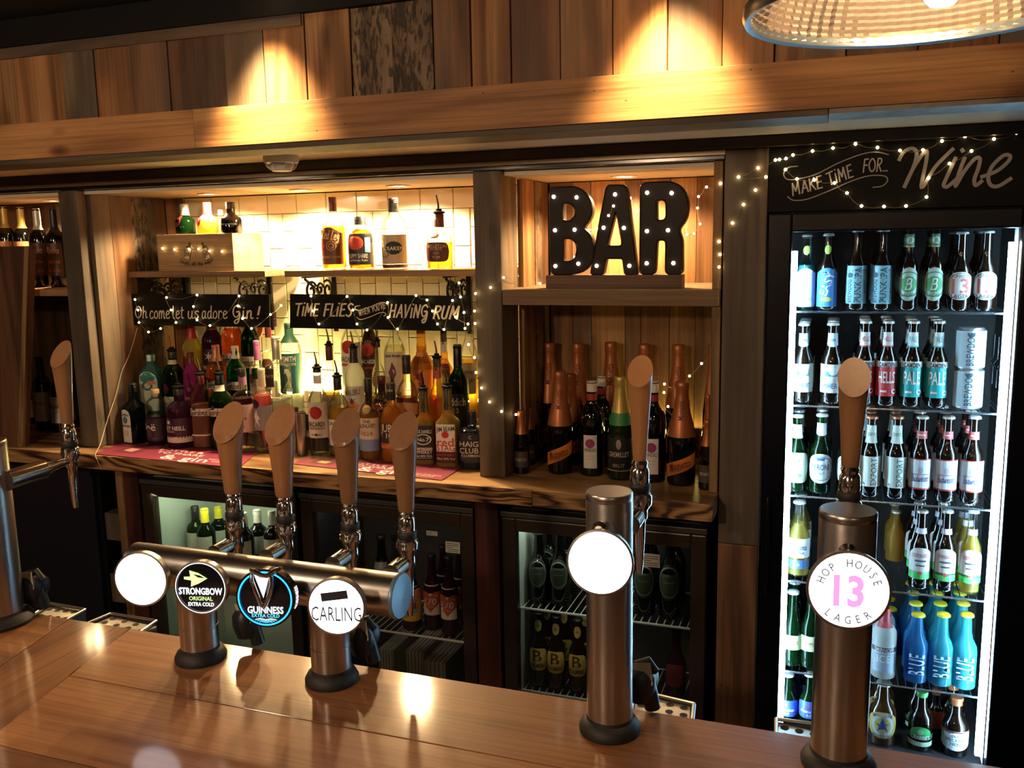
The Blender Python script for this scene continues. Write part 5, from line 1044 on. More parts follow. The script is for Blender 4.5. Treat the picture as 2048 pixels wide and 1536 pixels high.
# row 3
grolsch = [(.33, .40, 170, 'round', (.55, .68, .45), [(star(5, .4), .1, .03, (.1, .3, .1), .03, 0, 'p'), (disc(8), -.1, .03, (.1, .3, .1), .04, 0, 'p')]), (.80, .18, 230, 'rect', (.66, .72, .66))]
T('beer', 'green glass beer bottle with a pale green label by the left light strip', 1594, 986, 828, 42, 2, 2, cap=cc, g='green', liq='dgreen', fill=.9, group=R3, labels=grolsch)
peroni = [(.33, .38, 170, 'oval', (.66, .70, .66), [('PERONI', .02, .09, (.05, .08, .2)), (rect(2.4, .8), .12, .04, (.05, .12, .35), 0, 0, 'p'), ('ITALY', -.06, .03, (.05, .08, .2)), (ring(20, .95, 1, .9), 0, .17, (.05, .12, .35), 0, 0, 'p')]), (.82, .16, 230, 'shield', (.66, .72, .7))]
T('beer', 'green beer bottle with a white oval label, left of the wooden tap handle', 1642, 990, 826, 42, 2, 2, cap=cc, g='green', liq='dgreen', fill=.9, group=R3, labels=peroni)
T('beer', 'green beer bottle with a white oval label showing right of the tap handle', 1697, 992, 826, 42, 2, 0, cap=cc, g='green', liq='dgreen', fill=.9, group=R3, labels=peroni)
expo = [(.33, .38, 180, 'rect', (.6, .66, .6), [('EXPORT', 0, .07, (.06, .1, .08), .04, 90), (star(3, .4), -.15, .022, (.06, .1, .08), -.07, 0, 'p')]), (.79, .22, 230, 'rect', (.62, .68, .6), [('EXPO', 0, .05, (.1, .15, .12))])]
T('beer', 'silver labelled export lager with an upright word, left one', 1741, 1000, 830, 40, 2, cap=('copper', .03), g=BB, dark=True, group=R3, labels=expo)
T('beer', 'silver labelled export lager with an upright word, right one', 1792, 1002, 830, 40, 2, cap=('copper', .03), g=BB, dark=True, group=R3, labels=expo)
bud = [(.33, .34, 185, 'rect', (.6, .64, .66), [('Budweiser', -.05, .10, (.06, .05, .15), 0, 3, 'h'), (disc(12, .8, 1.2), .05, .035, (.4, .42, .5), 0, 0, 'p'), (rect(4, .15), .0, .05, (.35, .05, .06), 0, 0, 'p')]), (.505, .016, 185, 'rect', (.4, .03, .03)), (.155, .02, 185, 'rect', (.4, .03, .03)), (.79, .09, 230, 'rect', (.5, .1, .1), [(rect(2.5, .4), 0, .03, WH, 0, 0, 'p')])]
for i, cx in enumerate((1841, 1893, 1945)):
    T('beer', 'silver labelled beer bottle with red bow tie neck band, %s of three' % ('left', 'middle', 'right')[i], cx, 1004+i*2, 830, 42, 2, cap=cc, g=BB, dark=True, group=R3, labels=bud)
# row 4
T('beer', 'clear bottle of golden beer with a white and blue label', 1597, 1158, 1000, 44, 3, 2, cap=cc, g='clear', liq='lager', fill=.72, group=R4, labels=[(.40, .26, 170, 'rect', (.66, .68, .6), [('Corona', .02, .09, (.04, .08, .25)), ('EXTRA', -.06, .04, (.04, .08, .25))]), (.18, .12, 170, 'rect', (.04, .08, .2), [(star(6, .3), 0, .03, (.6, .55, .2), 0, 0, 'p')])])
desp = [(.38, .34, 165, 'arch', (.62, .55, .5), [('DESPERADOS', .07, .065, (.38, .03, .06), 0, 0, 'f', .85), (rect(2.6, .45), .0, .05, (.04, .05, .08), 0, 0, 'p'), (rect(2.0, .4), -.06, .05, (.1, .06, .06), 0, 0, 'p')]), (.19, .10, 165, 'rect', (.08, .5, .12), [(disc(8), .03, .025, (.6, .08, .03), 0, 0, 'p')]), (.75, .07, 230, 'rect', (.55, .48, .55))]
for i, (cx, by) in enumerate(((1841, 1176), (1891, 1180), (1942, 1184))):
    T('beer', 'tequila beer bottle with a red word over a green band, %s of three' % ('left', 'middle', 'right')[i], cx, by, 1018, 40, 3, 2 if i else 2, cap=cc, g='beerbrown' if i < 2 else 'clear', dark=i < 2, liq='lager', fill=.75, group=R4, labels=desp)
t_ = T('beer', 'plain amber beer bottle deep in the fourth row', 1790, 1150, 1020, 36, 3, 1, dY=.20, cap=cc, g='gold', liq='lager', fill=.8, group=R4)
# row 5
T('beer', 'bright green cider bottle on the fifth row by the left strip', 1585, 1310, 1180, 42, 4, 2, cap=cc, g='green', liq='green', fill=.85, group=R5, labels=[(.34, .2, 160, 'rect', (.45, .5, .3), [('APPLE', 0, .05, (.3, .1, .03))])])
T('beer', 'bright green cider bottle on the fifth row beside the steel column', 1622, 1310, 1180, 40, 4, 2, cap=cc, g='green', liq='green', fill=.85, group=R5, labels=[(.34, .2, 160, 'rect', (.45, .5, .3), [('APPLE', 0, .05, (.3, .1, .03))])])
smi = [(.45, .07, 180, 'rect', (.05, .04, .06), [('SMIRNOFF', 0, .06, WH, 0, 0, 'f', .8)]), (.26, .28, 110, 'rect', (.36, .42, .5), [('ICE', .06, .12, WH, 0, 0, 'f', .8)]), (.86, .2, 230, 'rect', (.35, .03, .04))]
T('gin', 'frosted white premix bottle with a red neck beside the steel column', 1768, 1360, 1215, 48, 4, 1, cap=('red', .06, .02), g='milk', liq=None, group=R5, labels=smi)
wkd = lambda s_: [(.30, .34, 60, 'rect', None, [(s_, 0, .20, (.5, .75, .95), 0, 90, 'f', .8)])]
for i, (cx, by) in enumerate(((1833, 1368), (1883, 1373), (1930, 1378))):
    T('beer', 'bright blue drink bottle with a yellow cap, %s of the front three' % ('left', 'middle', 'right')[i], cx, by, 1225, 46, 4, 3, cap=('yellowcap', .03), g='blue' if i == 0 else 'cyan', liq='blue' if i < 2 else 'cyan', fill=.62, group=R5, labels=wkd('BLUE'))
T('beer', 'bright blue drink bottle with a yellow cap deep behind the white premix bottle', 1779, 1340, 1215, 40, 4, 1, dY=.15, cap=('yellowcap', .03), g='blue', liq='blue', fill=.7, group=R5)
# row 6 (floor of the fridge)
zb = IZ0+.0005
def Bz(kind, label, cx, ty, w_, zz, nb, **kw):
    p = at(cx, 1500, FRY); top = at(cx, ty, FRY).z
    t = bottle(kind, 'bottle', label, 'bottle', (at(cx, (ty+1500)/2, FRY).x, FRY, zz), (top-zz)/1.02, w_*depth(p)/F_PX/2*.97, **kw)
    behind(t, nb, .09, label+', %s'); return t
zb = IZ0+.004
fl_ = MB().box(IX0-.024, IX1+.024, TY+.045, 2.925, IZ0-.0095, zb-.0005).build('floor_tray', DLIN, TF)
hei = [(.42, .3, 170, 'round', (.03, .07, .4), [('Heineken', -.02, .055, WH), (star(5, .4), .08, .035, RD, 0, 0, 'p'), ('0.0', -.09, .05, WH)])]
Bz('beer', 'green beer bottle with a blue label and red star, lower left corner', 1574, 1345, 42, zb, 2, cap=cc, g='green', liq='dgreen', fill=.9, group=R6, labels=hei)
Bz('beer', 'green beer bottle with a blue label and red star, beside the steel column', 1618, 1345, 40, zb, 2, cap=cc, g='green', liq='dgreen', fill=.9, group=R6, labels=hei)
Bz('cider', 'brown ale bottle with an oval gold label and blue star', 1765, 1362, 52, zb, 1, cap=cc, g='brown', dark=True, group=R6, labels=[(.36, .44, 150, 'oval', (.5, .36, .08), [(disc(20, .88, 1), 0, .195, (.5, .52, .55), 0, 0, 'p'), (disc(20, .88, 1), 0, .14, (.55, .38, .08), 0, 0, 'p'), (star(5, .42), 0, .13, (.03, .06, .3), 0, 0, 'p'), ('NEWCASTLE', .165, .038, (.03, .05, .25), 0, 0), ('BROWN ALE', -.165, .038, (.03, .05, .25))])])
Bz('cider', 'dark ginger beer bottle with a green and white label and green cap', 1841, 1380, 46, zb, 1, cap=('green', .08, .01), g=BB, dark=True, group=R6, labels=[(.36, .18, 120, 'arch', (.04, .32, .08), [(disc(12), .0, .05, (.3, .5, .3), 0, 0, 'p')]), (.26, .09, 170, 'rect', (.02, .06, .03), [("CRABBIE'S", 0, .065, WH)]), (.14, .08, 150, 'rect', (.5, .6, .4))])
Bz('cider', 'ale bottle with a copper capsule and shield label, lower right corner', 1911, 1392, 50, zb, 1, cap=('orangefoil', .12, .01), foil=True, g=BB, dark=True, group=R6, labels=[(.30, .34, 160, 'shield', (.66, .64, .66), [('OLD', .09, .05, (.05, .1, .12)), ('SPECKLED', .02, .055, (.05, .1, .12)), ('HEN', -.05, .06, (.05, .1, .12))]), (.46, .04, 160, 'rect', (.3, .08, .04))])
Bz('cider', 'orange labelled bottle half hidden behind the ale bottles', 1876, 1400, 36, zb, 0, cap=('orangefoil', .12, .01), foil=True, g=BB, dark=True, group=R6, labels=[(.4, .36, 200, 'rect', (.6, .1, .03))]).location.y += .075

# ---------------------------------------------------------------- contents of the three low fridges
def Lb(kind, label, cx, by, ty, w_, z, Y, nb=0, dy=.09, **kw):
    t = B(kind, label, cx, by, ty, w_, z, Y, zmax=.825, **kw)
    if nb: behind(t, nb, dy, label+', %s')
    return t
tA, ax0, ax1, zA = UF['A']; LG = 'white wines in the low fridge'
za = zA[0]+.004
for cx, ty, cap, g, Y, lab in ((398, 1013, 'black', 'olive', 2.56, 'clear white wine bottle with a black cap at the left of the low fridge'), (417, 1018, 'yellowcap', 'dgreen', 2.52, 'green wine bottle with a bright yellow cap in the low fridge'), (444, 1014, 'yellowcap', 'dgreen', 2.64, 'green wine bottle with a yellow cap, behind the first tap'), (494, 1026, 'silver', 'wine', 2.52, 'dark wine bottle with a pale grooved screw cap in the low fridge'), (521, 1020, 'white', 'wine', 2.60, 'dark wine bottle with a white printed cap in the low fridge'), (550, 1022, 'silver', 'wine', 2.56, 'dark wine bottle with a silver cap behind the second tap')):
    Lb('wine', lab, cx, 1250, ty, 38, za, Y, g=g, dark=(g == 'wine'), liq='olive' if g == 'olive' else 'dgreen', fill=.8, cap=(cap, .2, .01), group=LG, foil=None, labels=[(.45, .3, 120, 'rect', (.4, .42, .34))] if cap != 'black' else [(.9, .03, 300, 'rect', (.6, .62, .56)), (.45, .3, 120, 'rect', (.4, .42, .34))])
tB, bx0, bx1, zB = UF['B']; zb1 = zB[0]+.004; LB = 'flavoured cider bottles in the middle low fridge'
Lb('cider', 'cider bottle with a yellow and pink wave label', 823, 1240, 1120, 40, zb1, 2.50, g='plum', dark=True, cap=('black', .05, .01), group=LB, labels=[(.40, .5, 170, 'rect', (.7, .38, .05), [(disc(14, 1.1, .6), .1, .17, (.6, .2, .14), .06, 20, 'p'), (disc(14, 1.0, .35), -.08, .16, (.55, .12, .1), .0, 25, 'p'), (disc(14, .9, .2), -.13, .16, (.2, .35, .3), .02, 25, 'p'), ('fruit', -.01, .1, BK, 0, 0, 'h')])])
hrt = [(.42, .40, 120, 'rect', (.62, .56, .44), [(heart(), .0, .17, (.42, .07, .04), 0, 0, 'p'), ('170', -.01, .09, (.6, .5, .4)), (rect(2.4, .12), -.08, .04, (.6, .5, .4), 0, 0, 'p')])]
Lb('cider', 'dark cider bottle with a red heart label, left of the pair', 865, 1245, 1108, 38, zb1, 2.52, 1, g='plum', dark=True, cap=('black', .05, .01), group=LB, labels=hrt)
Lb('cider', 'dark cider bottle with a red heart label, right of the pair', 899, 1252, 1112, 38, zb1, 2.50, 1, g='plum', dark=True, cap=('black', .05, .01), group=LB, labels=hrt)
Lb('cider', 'dark bottle deep in the middle low fridge with a pale neck band', 765, 1215, 1070, 40, zb1, 2.62, g='wine', dark=True, cap=('black', .05, .01), group=LB, labels=[(.6, .12, 100, 'rect', (.2, .19, .16))])
# white ribbed boxes at the bottom of the middle fridge
for i, (pa, pb, pt, pe, lab) in enumerate(((757, 786, 1297, 1345, 'white ribbed carton on the floor of the middle low fridge, left of the others'), (812, 846, 1300, 1345, 'white ribbed carton in the middle of the low fridge floor'), (848, 890, 1320, 1365, 'white ribbed carton nearest the right door frame of the low fridge'))):
    xa = at(pa, pt, 2.5).x; xb = at(pb, pt, 2.5).x; zt = at(pa, pt, 2.5).z
    t = thing('ribbed_carton', lab, 'carton'); CB = pmat('pale_carton', (.42, .4, .33), .6)
    MB().box(xa, xb, 2.5, 2.68, .0705, zt).build('body', CB, t, bevel=.002)
    m = MB()
    for k in range(5): xx = xa+(xb-xa)*(k+.5)/5; m.box(xx-.0016, xx+.0016, 2.498, 2.682, .072, zt+.0015)
    m.build('ribs', ink((.22, .2, .16)), t)
tC, cx0, cx1, zC = UF['C']; LC = 'cider bottles in the right low fridge'
bul = [(.40, .30, 140, 'round', (.62, .5, .12), [('B', .05, .17, (.06, .03, .02)), ('BULMERS', -.085, .07, (.06, .03, .02))]), (.84, .16, 110, 'oval', (.5, .45, .14), [(star(5, .5), 0, .03, (.3, .2, .1), 0, 0, 'p')])]
zc1 = zC[0]+.004; zc2 = zC[1]+.004
for i, (cx, by, ty) in enumerate(((1078, 1365, 1224), (1113, 1372, 1232), (1156, 1380, 1238))):
    Lb('cider', 'cider bottle with a yellow label and big dark initial, %s of three' % ('left', 'middle', 'right')[i], cx, by, ty, 38, zc2, 2.50, 1, g=BB, dark=True, cap=('black', .04, .005), group=LC, labels=bul)
gr = [(.44, .42, 110, 'oval', (.035, .05, .035), [(ring(20, .9, 1, 1.4), 0, .13, (.14, .17, .13), 0, 0, 'p'), (rect(2, .2), 0, .06, (.12, .14, .11), 0, 0, 'p')])]
for cx, by, lab in ((1078, 1195, 'dark bottle with an oval dark green label, far left of the upper shelf'), (1120, 1200, 'dark bottle with an oval dark label, left of the steel tower'), (1290, 1215, 'dark bottle with an oval dark label right of the steel tower'), (1340, 1222, 'dark bottle with an oval dark label, second from the right door frame')):
    Lb('cider', lab, cx, by, 1062, 44, zc1, 2.52, 1, g='wine', dark=True, cap=('black', .04, .01), group='dark oval labelled bottles in the right low fridge', labels=gr)
Lb('cider', 'red labelled cider bottle alone at the right of the lower shelf', 1352, 1395, 1258, 42, zc2, 2.52, g='plum', dark=True, cap=('black', .04, .01), group=LC, labels=[(.42, .30, 130, 'round', (.13, .015, .02), [('B', .03, .14, (.05, .01, .01))])])
m = MB()
for r_ in range(5):
    for k in range(4): m.box(cx0+.22+.045*k, cx0+.255+.045*k, 2.736, 2.7395, .50+.035*r_, .512+.035*r_)
m.build('vent_slots', BLACK, tC)
# ---------------------------------------------------------------- beer towers on the counter
TUBEZ = 1.113
def wood_handle(t, x, y, z0, z1, w_top, lean=0.0, yaw=0.0):
    """tapering beech handle, its top cut off slantwise towards the customer"""
    n = 28; V = []; Fc = []; H = z1-z0
    ringz = [0, .02, .12, .3, .5, .68, .8, 1.0]; wr = [.50, .56, .60, .68, .79, .90, .97, 1.0]; rt = w_top/2
    for zf, wf in zip(ringz, wr):
        for k in range(n):
            q = 2*math.pi*k/n; rx = rt*wf*math.cos(q); ry = rt*wf*.86*math.sin(q)
            zz = zf*H
            if zf >= .8: zz = min(zz, H-(rt*.86-ry)*1.35) if zf == 1.0 else min(zz, H-(rt*.86-ry)*1.35-.0015)
            V.append(Matrix.Rotation(yaw, 3, 'Z') @ Vector((rx, ry, zz)))
    L_ = len(ringz)
    for i in range(L_-1):
        for k in range(n): Fc.append((i*n+k, i*n+(k+1) % n, (i+1)*n+(k+1) % n, (i+1)*n+k))
    Fc.append(tuple(range(n))[::-1]); Fc.append(tuple((L_-1)*n+k for k in range(n)))
    V = [(v.x+x+lean*v.z, v.y+y, v.z+z0) for v in V]
    me = mesh('handle', V, Fc, True)
    try: me.set_sharp_from_angle(angle=R(35))
    except Exception: pass
    return link('handle', me, WHAND, t)
def faucet(t, x, y, zc_, y0, ztop, zh, w_top, spout=True, ar=.0145):
    al = .035 if ar < .016 else .082
    """chrome faucet: arm from the tower at y0 to the body at y, handle from ztop to zh"""
    f = link('faucet', None, parent=t)
    MB().lathe([(.010, ztop+.002), (.0125, ztop-.003), (.011, ztop-.008), (.0135, ztop-.012), (.0145, ztop-.030), (.0130, ztop-.034)], 20, Matrix.Translation((x, y, 0))).build('collar', CHROME, f, True)
    MB().lathe([(.0145, ztop-.033), (.0158, ztop-.035), (.0158, ztop-.043), (.0145, ztop-.045)], 20, Matrix.Translation((x, y, 0))).build('black_ring', RUBBER, f, True)
    m = MB(); m.lathe([(.013, ztop-.045), (.0165, ztop-.048), (.0170, ztop-.058), (.0150, ztop-.068), (.0120, ztop-.074), (.0125, zc_), (.0125, zc_-.014), (.0095, zc_-.018), (.0085, zc_-.045), (.0062, zc_-.085), (.0045, zc_-.100), (0, zc_-.101)], 20, Matrix.Translation((x, y, 0)))
    m.build('tap_body', CHROME, f, True)
    m = MB(); m.tube([(x, y0, zc_-.006), (x, y0+al, zc_-.005)], ar, 20); m.tube([(x, y0+al, zc_-.005), (x, y0+al*1.22, zc_-.004), (x, y-.006, zc_-.002)], [ar*.85, ar*.6, .0075], 14)
    m.build('arm', CHROME, f, True)
    MB().lathe([(.007, -.018), (.009, -.0165), (.009, .0165), (.007, .018)], 16, Matrix.Translation((x, y, ztop-.058)) @ Matrix.Rotation(R(90), 4, 'Y')).build('side_button', CHROME, f, True)
    wood_handle(t, x, y, ztop, zh, w_top)
def badge(t, c, r, yaw, tilt, face, rimmat, thick=.016, name='badge'):
    """round lens facing the customer; returns the placing matrix (x right, y up, z out)"""
    out = Vector((math.sin(yaw)*math.cos(tilt), -math.cos(yaw)*math.cos(tilt), math.sin(tilt))); ux = Vector((math.cos(yaw), math.sin(yaw), 0)); uy = out.cross(ux)
    M = Matrix(((ux.x, uy.x, out.x, c[0]), (ux.y, uy.y, out.y, c[1]), (ux.z, uy.z, out.z, c[2]), (0, 0, 0, 1)))
    b = link(name, None, parent=t)
    MB().lathe([(0, -thick), (r*.8, -thick), (r, -thick*.7), (r*1.03, -.002), (r*1.03, .0015), (r*.965, .002), (r*.95, 0)], 40, M).build('rim', rimmat, b, True)
    MB().lathe([(r*.955, 0.0004), (r*.7, .0016), (0, .0022)], 40, M).build('lens', face, b, True)
    return b, M
def badge_stub(t, M, y1, r=.014):
    a = M @ Vector((0, 0, -.012)); MB().tube([a, (a.x, a.y+.01, a.z), (a.x, y1, a.z)], r, 16).build('badge_neck', STEEL, t, True)
def on_badge(b, M, s_, dx, dy, sz, mat, bold=.012, kx=1.0, z=.0028, rot=0):
    V, Fc, wd = text_mesh(s_, bold) if isinstance(s_, str) else (s_[0], s_[1], 1)
    c, s2 = math.cos(R(rot)), math.sin(R(rot)); V = [((v[0]*kx*c-v[1]*s2)*sz+dx, (v[0]*kx*s2+v[1]*c)*sz+dy) for v in V]
    W = [M @ Vector((x, y, z)) for x, y in V]; return link('lettering' if isinstance(s_, str) else 'emblem', mesh('lettering', W, Fc), mat, b)
def base_flange(t, x, y, r):
    MB().lathe([(r*1.34, 0), (r*1.36, .006), (r*1.22, .015), (r*1.03, .019), (r*1.0, .024)], 36, Matrix.Translation((x, y, BZ))).build('base_flange', RUBBER, t, True)
def clamp(t, x, y, z, s_=1.0):
    """black valve body behind the column, with a torn paper tag"""
    m = MB(); m.lathe([(.018, -.014), (.024, -.010), (.024, .010), (.018, .014)], 20, Matrix.Translation((x, y, z)) @ Matrix.Rotation(R(90), 4, 'Y') @ Matrix.Rotation(R(20), 4, 'X'))
    m.tube([(x-.012, y-.008, z+.024), (x+.006, y, z+.030), (x+.016, y+.004, z+.012)], .006, 10)
    m.tube([(x+.005, y, z-.005), (x+.012, y+.004, z-.045)], .012, 12); m.lathe([(0, -.034), (.016, -.030), (.022, -.01), (.022, .008), (.014, .02), (0, .022)], 16, Matrix.Translation((x-.004, y-.006, z)))
    m.build('valve', pmat('dark_blue_rubber', (.008, .014, .022), .4), t, True)
    V = [(x-.018, y-.016, z+.03), (x+.012, y-.016, z+.034), (x+.016, y-.018, z+.002), (x+.004, y-.019, z-.012), (x-.004, y-.02, z+.004)]
    link('paper_tag', mesh('paper_tag', V+[(a, b+.0006, c) for a, b, c in V], [(0, 1, 2, 3, 4), (9, 8, 7, 6, 5)]), ink((.5, .46, .4)), t)
# four tap tower
pL = Vector((-0.985, 1.178, BZ)); pR = Vector((-0.735, 1.170, BZ)); ty_ = 1.172
aL = atz(414, 1308, BZ); aR = atz(664, 1360, BZ); 
t = thing('beer_tower', 'steel bridge tower with four wooden tap handles and four round badges', 'beer tap', (0, 0, 0))
cr = .0315; tr = .034
xa = at(272, 1120, ty_).x; xb = at(796, 1190, ty_).x
zt = (at(272, 1125, ty_).z+at(800, 1190, ty_).z)/2; TUBEZ = zt
for a in (aL, aR):
    base_flange(t, a.x, ty_, cr); m = MB().lathe([(cr, 0.012), (cr, .058), (cr*1.02, .0585), (cr*1.02, .061), (cr, .0615), (cr, zt-BZ-.012), (cr*1.35, zt-BZ+.004)], 36, Matrix.Translation((a.x, ty_, BZ))); m.build('column', STEEL, t, True)
MB().tube([(xa-.004, ty_, zt), (xa, ty_, zt), (xb, ty_, zt)], [tr*.9, tr, tr], 40).build('cross_tube', STEEL, t, True)
MB().lathe([(tr*1.04, 0), (tr*1.06, .003), (tr*1.0, .007), (0, .009)], 40, Matrix.Translation((xb, ty_, zt)) @ Matrix.Rotation(R(90), 4, 'Y')).build('end_cap', pmat('blue_grey_cap', (.16, .26, .36), .35, .3), t, True)
hb = [(460, 808, 985, 66, 1), (563, 812, 992, 66, 1), (694, 820, 1006, 62, 1), (809, 828, 1022, 62, 1)]
TYB = 1.262
for cx, y1, y0, w_, _ in hb:
    x = at(cx, (y1+y0)/2, TYB).x; z1 = at(cx, y1, TYB).z; z0 = at(cx, y0, TYB).z
    d_ = depth((x, TYB, z1)); faucet(t, x, TYB, at(cx, y0+92, TYB).z, ty_+tr-.004, z0, z1, w_*d_/F_PX*.98)
byw = R(14); bt = R(2)
YB_ = 1.092
EG = emat('badge_glow_green', (.55, .8, .25), 1.4); EW = emat('badge_print_white', (.9, .95, 1.0), 2.2); EB = emat('badge_ring_blue', (.02, .32, 1.0), 2.2); EC = emat('badge_print_cyan', (.1, .6, .95), 1.6)
BKB = pmat('badge_black_face', (.006, .008, .012), .15)
specs = [((282, 1158), 56, FACEW, STEEL), ((402, 1175), 55, BKB, STEEL), ((531, 1196), 60, BKB, BLACKG), ((673, 1213), 59, FACEW, STEEL)]
out = []
for (px, py), rp, fm_, rm in specs:
    c = at(px, py, YB_); r = rp*depth(c)/F_PX*.98
    b, M = badge(t, c, r, byw, bt, fm_, rm, .018 if rm == STEEL else .026); badge_stub(t, M, ty_-tr+.012); out.append((b, M, r))
b, M, r = out[1]
arrow = ([(-.9, .1), (-.5, .12), (-.55, .5), (.0, .35), (.55, .02), (0, -.3), (-.5, -.5), (-.45, -.12), (-.9, -.05)], [(0, 1, 7, 8), (1, 2, 3), (1, 3, 4, 5, 7), (5, 6, 7)])
on_badge(b, M, arrow, -.002, r*.36, r*.62, EG); on_badge(b, M, ([(-.32, .28), (.1, .22), (.42, .04), (0, .08)], [(0, 1, 2, 3)]), -.002, r*.36, r*.62, BKB, z=.0036)
on_badge(b, M, 'STRONGBOW', 0, -r*.12, r*.36, EW, .02, .72); on_badge(b, M, 'ORIGINAL', 0, -r*.40, r*.22, EG, .01, .9); on_badge(b, M, 'EXTRA COLD', 0, -r*.62, r*.20, EW, .01, .82)
on_badge(b, M, ring(36, .94, .965), 0, 0, r, EW)
b, M, r = out[2]
on_badge(b, M, ring(40, .90, .955), 0, 0, r, EB); on_badge(b, M, 'GUINNESS', 0, -r*.40, r*.34, EW, .014, .80); on_badge(b, M, 'EXTRA COLD', 0, -r*.60, r*.17, EC, .008, .95)
for k in range(3): on_badge(b, M, ([(-.5+.1*k, 0), (-.25, .06), (0, 0), (.25, .06), (.5-.1*k, 0), (.5-.1*k, -.03), (.25, .03), (0, -.03), (-.25, .03), (-.5+.1*k, -.03)], [(0, 1, 8, 9), (1, 2, 7, 8), (2, 3, 6, 7), (3, 4, 5, 6)]), 0, -r*.74-.002*k, r*.75, EW if k == 0 else EC)
# the chrome harp shaped ornament riding over the rim
P = lambda x, y, z: M @ Vector((x*r, y*r, z))
hp = link('ornament', None, parent=b)
MB().tube([P(-.38, .98, .006), P(-.34, .72, .012), P(-.20, .30, .013), P(-.06, -.12, .012), P(.02, -.22, .012), P(.12, -.06, .012), P(.28, .25, .013), P(.36, .6, .013), P(.34, .86, .012)], [.003, .0032, .0034, .0036, .0042, .0040, .0036, .003, .003], 12).build('frame', CHROME, b, True)
MB().tube([P(-.42, 1.0, .004), P(-.2, 1.02, .013), P(.0, .90, .013), P(.2, .88, .013), P(.42, 1.0, .008), P(.55, 1.02, -.006)], [.0035, .004, .0036, .0036, .004, .003], 12).build('frame', CHROME, b, True)
link('pale_inlay', mesh('pale_inlay', [P(-.27, .88, .010), P(.24, .80, .010), P(.02, .08, .010)], [(0, 1, 2)]), emat('inlay_glow', (1, .95, .95), 1.3), b)
bpy.data.objects.remove(hp)
t2 = 'GUINNESS'; V, Fc, wd = text_mesh(t2, .01)
W = [M @ Vector(((r*1.035)*math.cos(v[0]*.17+(-.05)), (r*1.035)*math.sin(v[0]*.17-.05), -.011+v[1]*.014)) for v in V]
link('lettering', mesh('lettering', W, Fc), EW, b)
b, M, r = out[3]
DKP = pmat('badge_dark_print', (.03, .03, .05), .4)
on_badge(b, M, rect(.95, .30), -.002, r*.40, r, DKP, rot=8); on_badge(b, M, 'CARLING', 0, -r*.24, r*.74, DKP, .0, .58)
clamp(t, at(488, 1240, 1.22).x, 1.235, 1.012); clamp(t, at(722, 1290, 1.22).x, 1.235, 1.012)
# single towers
def tower(label, cx, by, ty, wpx, badge_px, badge_r, face, handle, faucet_z, cap=True, cl=None, HY=.095, ar=.0145):
    a = atz(cx, by, BZ); x = at(cx, (by+ty)/2, a.y).x; y = a.y
    t = thing('beer_tower', label, 'beer tap'); d_ = depth((x, y, 1.1)); r = wpx*d_/F_PX/2; zt_ = at(cx, ty, y).z
    base_flange(t, x, y, r)
    MB().lathe([(r, .012), (r, zt_-BZ-.012), (r*.99, zt_-BZ-.011), (r*.99, zt_-BZ-.0095), (r, zt_-BZ-.009), (r, zt_-BZ-.002), (r*.96, zt_-BZ), (r*.4, zt_-BZ+.0005), (0, zt_-BZ+.0005)], 44, Matrix.Translation((x, y, BZ))).build('column', STEEL, t, True)
    res = None
    if badge_px:
        c = at(badge_px[0], badge_px[1], y-r-.035); rb = badge_r*depth(c)/F_PX; b, M = badge(t, c, rb, R(6), R(3), face, STEEL, .014); badge_stub(t, M, y-r+.012, .016); res = (b, M, rb)
        MB().lathe([(0, 0), (.009, .002), (.011, .009), (.006, .014)], 16, Matrix.Translation((x, y-r-.012, at(cx, badge_px[1]-badge_r-9, y-r).z)) @ Matrix.Rotation(R(90), 4, 'X')).build('badge_screw', CHROME, t, True)
    hx, hy1, hy0, hw = handle; yf = y+HY
    xx = at(hx, (hy1+hy0)/2, yf).x; z1 = at(hx, hy1, yf).z; z0 = at(hx, hy0, yf).z; w_ = hw*depth((xx, yf, z1))/F_PX
    faucet(t, xx, yf, faucet_z if faucet_z > 0 else z0-.07, y+r-.004 if abs(xx-x) < .03 else y+r*.2, z0, z1, w_, ar=ar)
    if cl: clamp(t, at(cl[0], cl[1], y+.05).x, y+.062, 1.012)
    return t, res
tower('single steel tower with a blank glowing badge, in the middle right of the counter', 1219, 1458, 982, 92, (1200, 1125), 66, FACEW, (1280, 713, 922, 51), 0, cl=(1285, 1400))
tt, (b, M, rb) = tower('single steel tower with a red and white lager badge before the tall fridge', 1686, 1530, 1018, 108, (1697, 1180), 79, emat('lager_badge_lens', (.95, .9, .98), 2.3), (1705, 718, 935, 63), 0)
INKB = pmat('badge_dark_print', (.03, .03, .05), .4); PK = emat('badge_pink_print', (.95, .30, .62), 1.0)
def arc_text(s_, r_, a0, a1, sz, flip=False):
    for i, ch in enumerate(s_):
        if ch == ' ': continue
        q = a0+(a1-a0)*i/(len(s_)-1); on_badge(b, M, ch, r_*math.cos(R(q)), r_*math.sin(R(q)), sz, INKB, .0, .8, rot=(q-90) if not flip else (q+90))
arc_text('HOP HOUSE', rb*.72, 160, 20, rb*.30); arc_text('LAGER', rb*.76, 232, 308, rb*.30, True)
on_badge(b, M, '13', 0, 0, rb*1.1, PK, .03, .85)
tower('steel tower at the left edge with a side faucet and one wooden handle', -22, 1240, 884, 96, None, 0, None, (127, 683, 848, 44), 0, cl=(60, 1170), HY=.16, ar=.019)
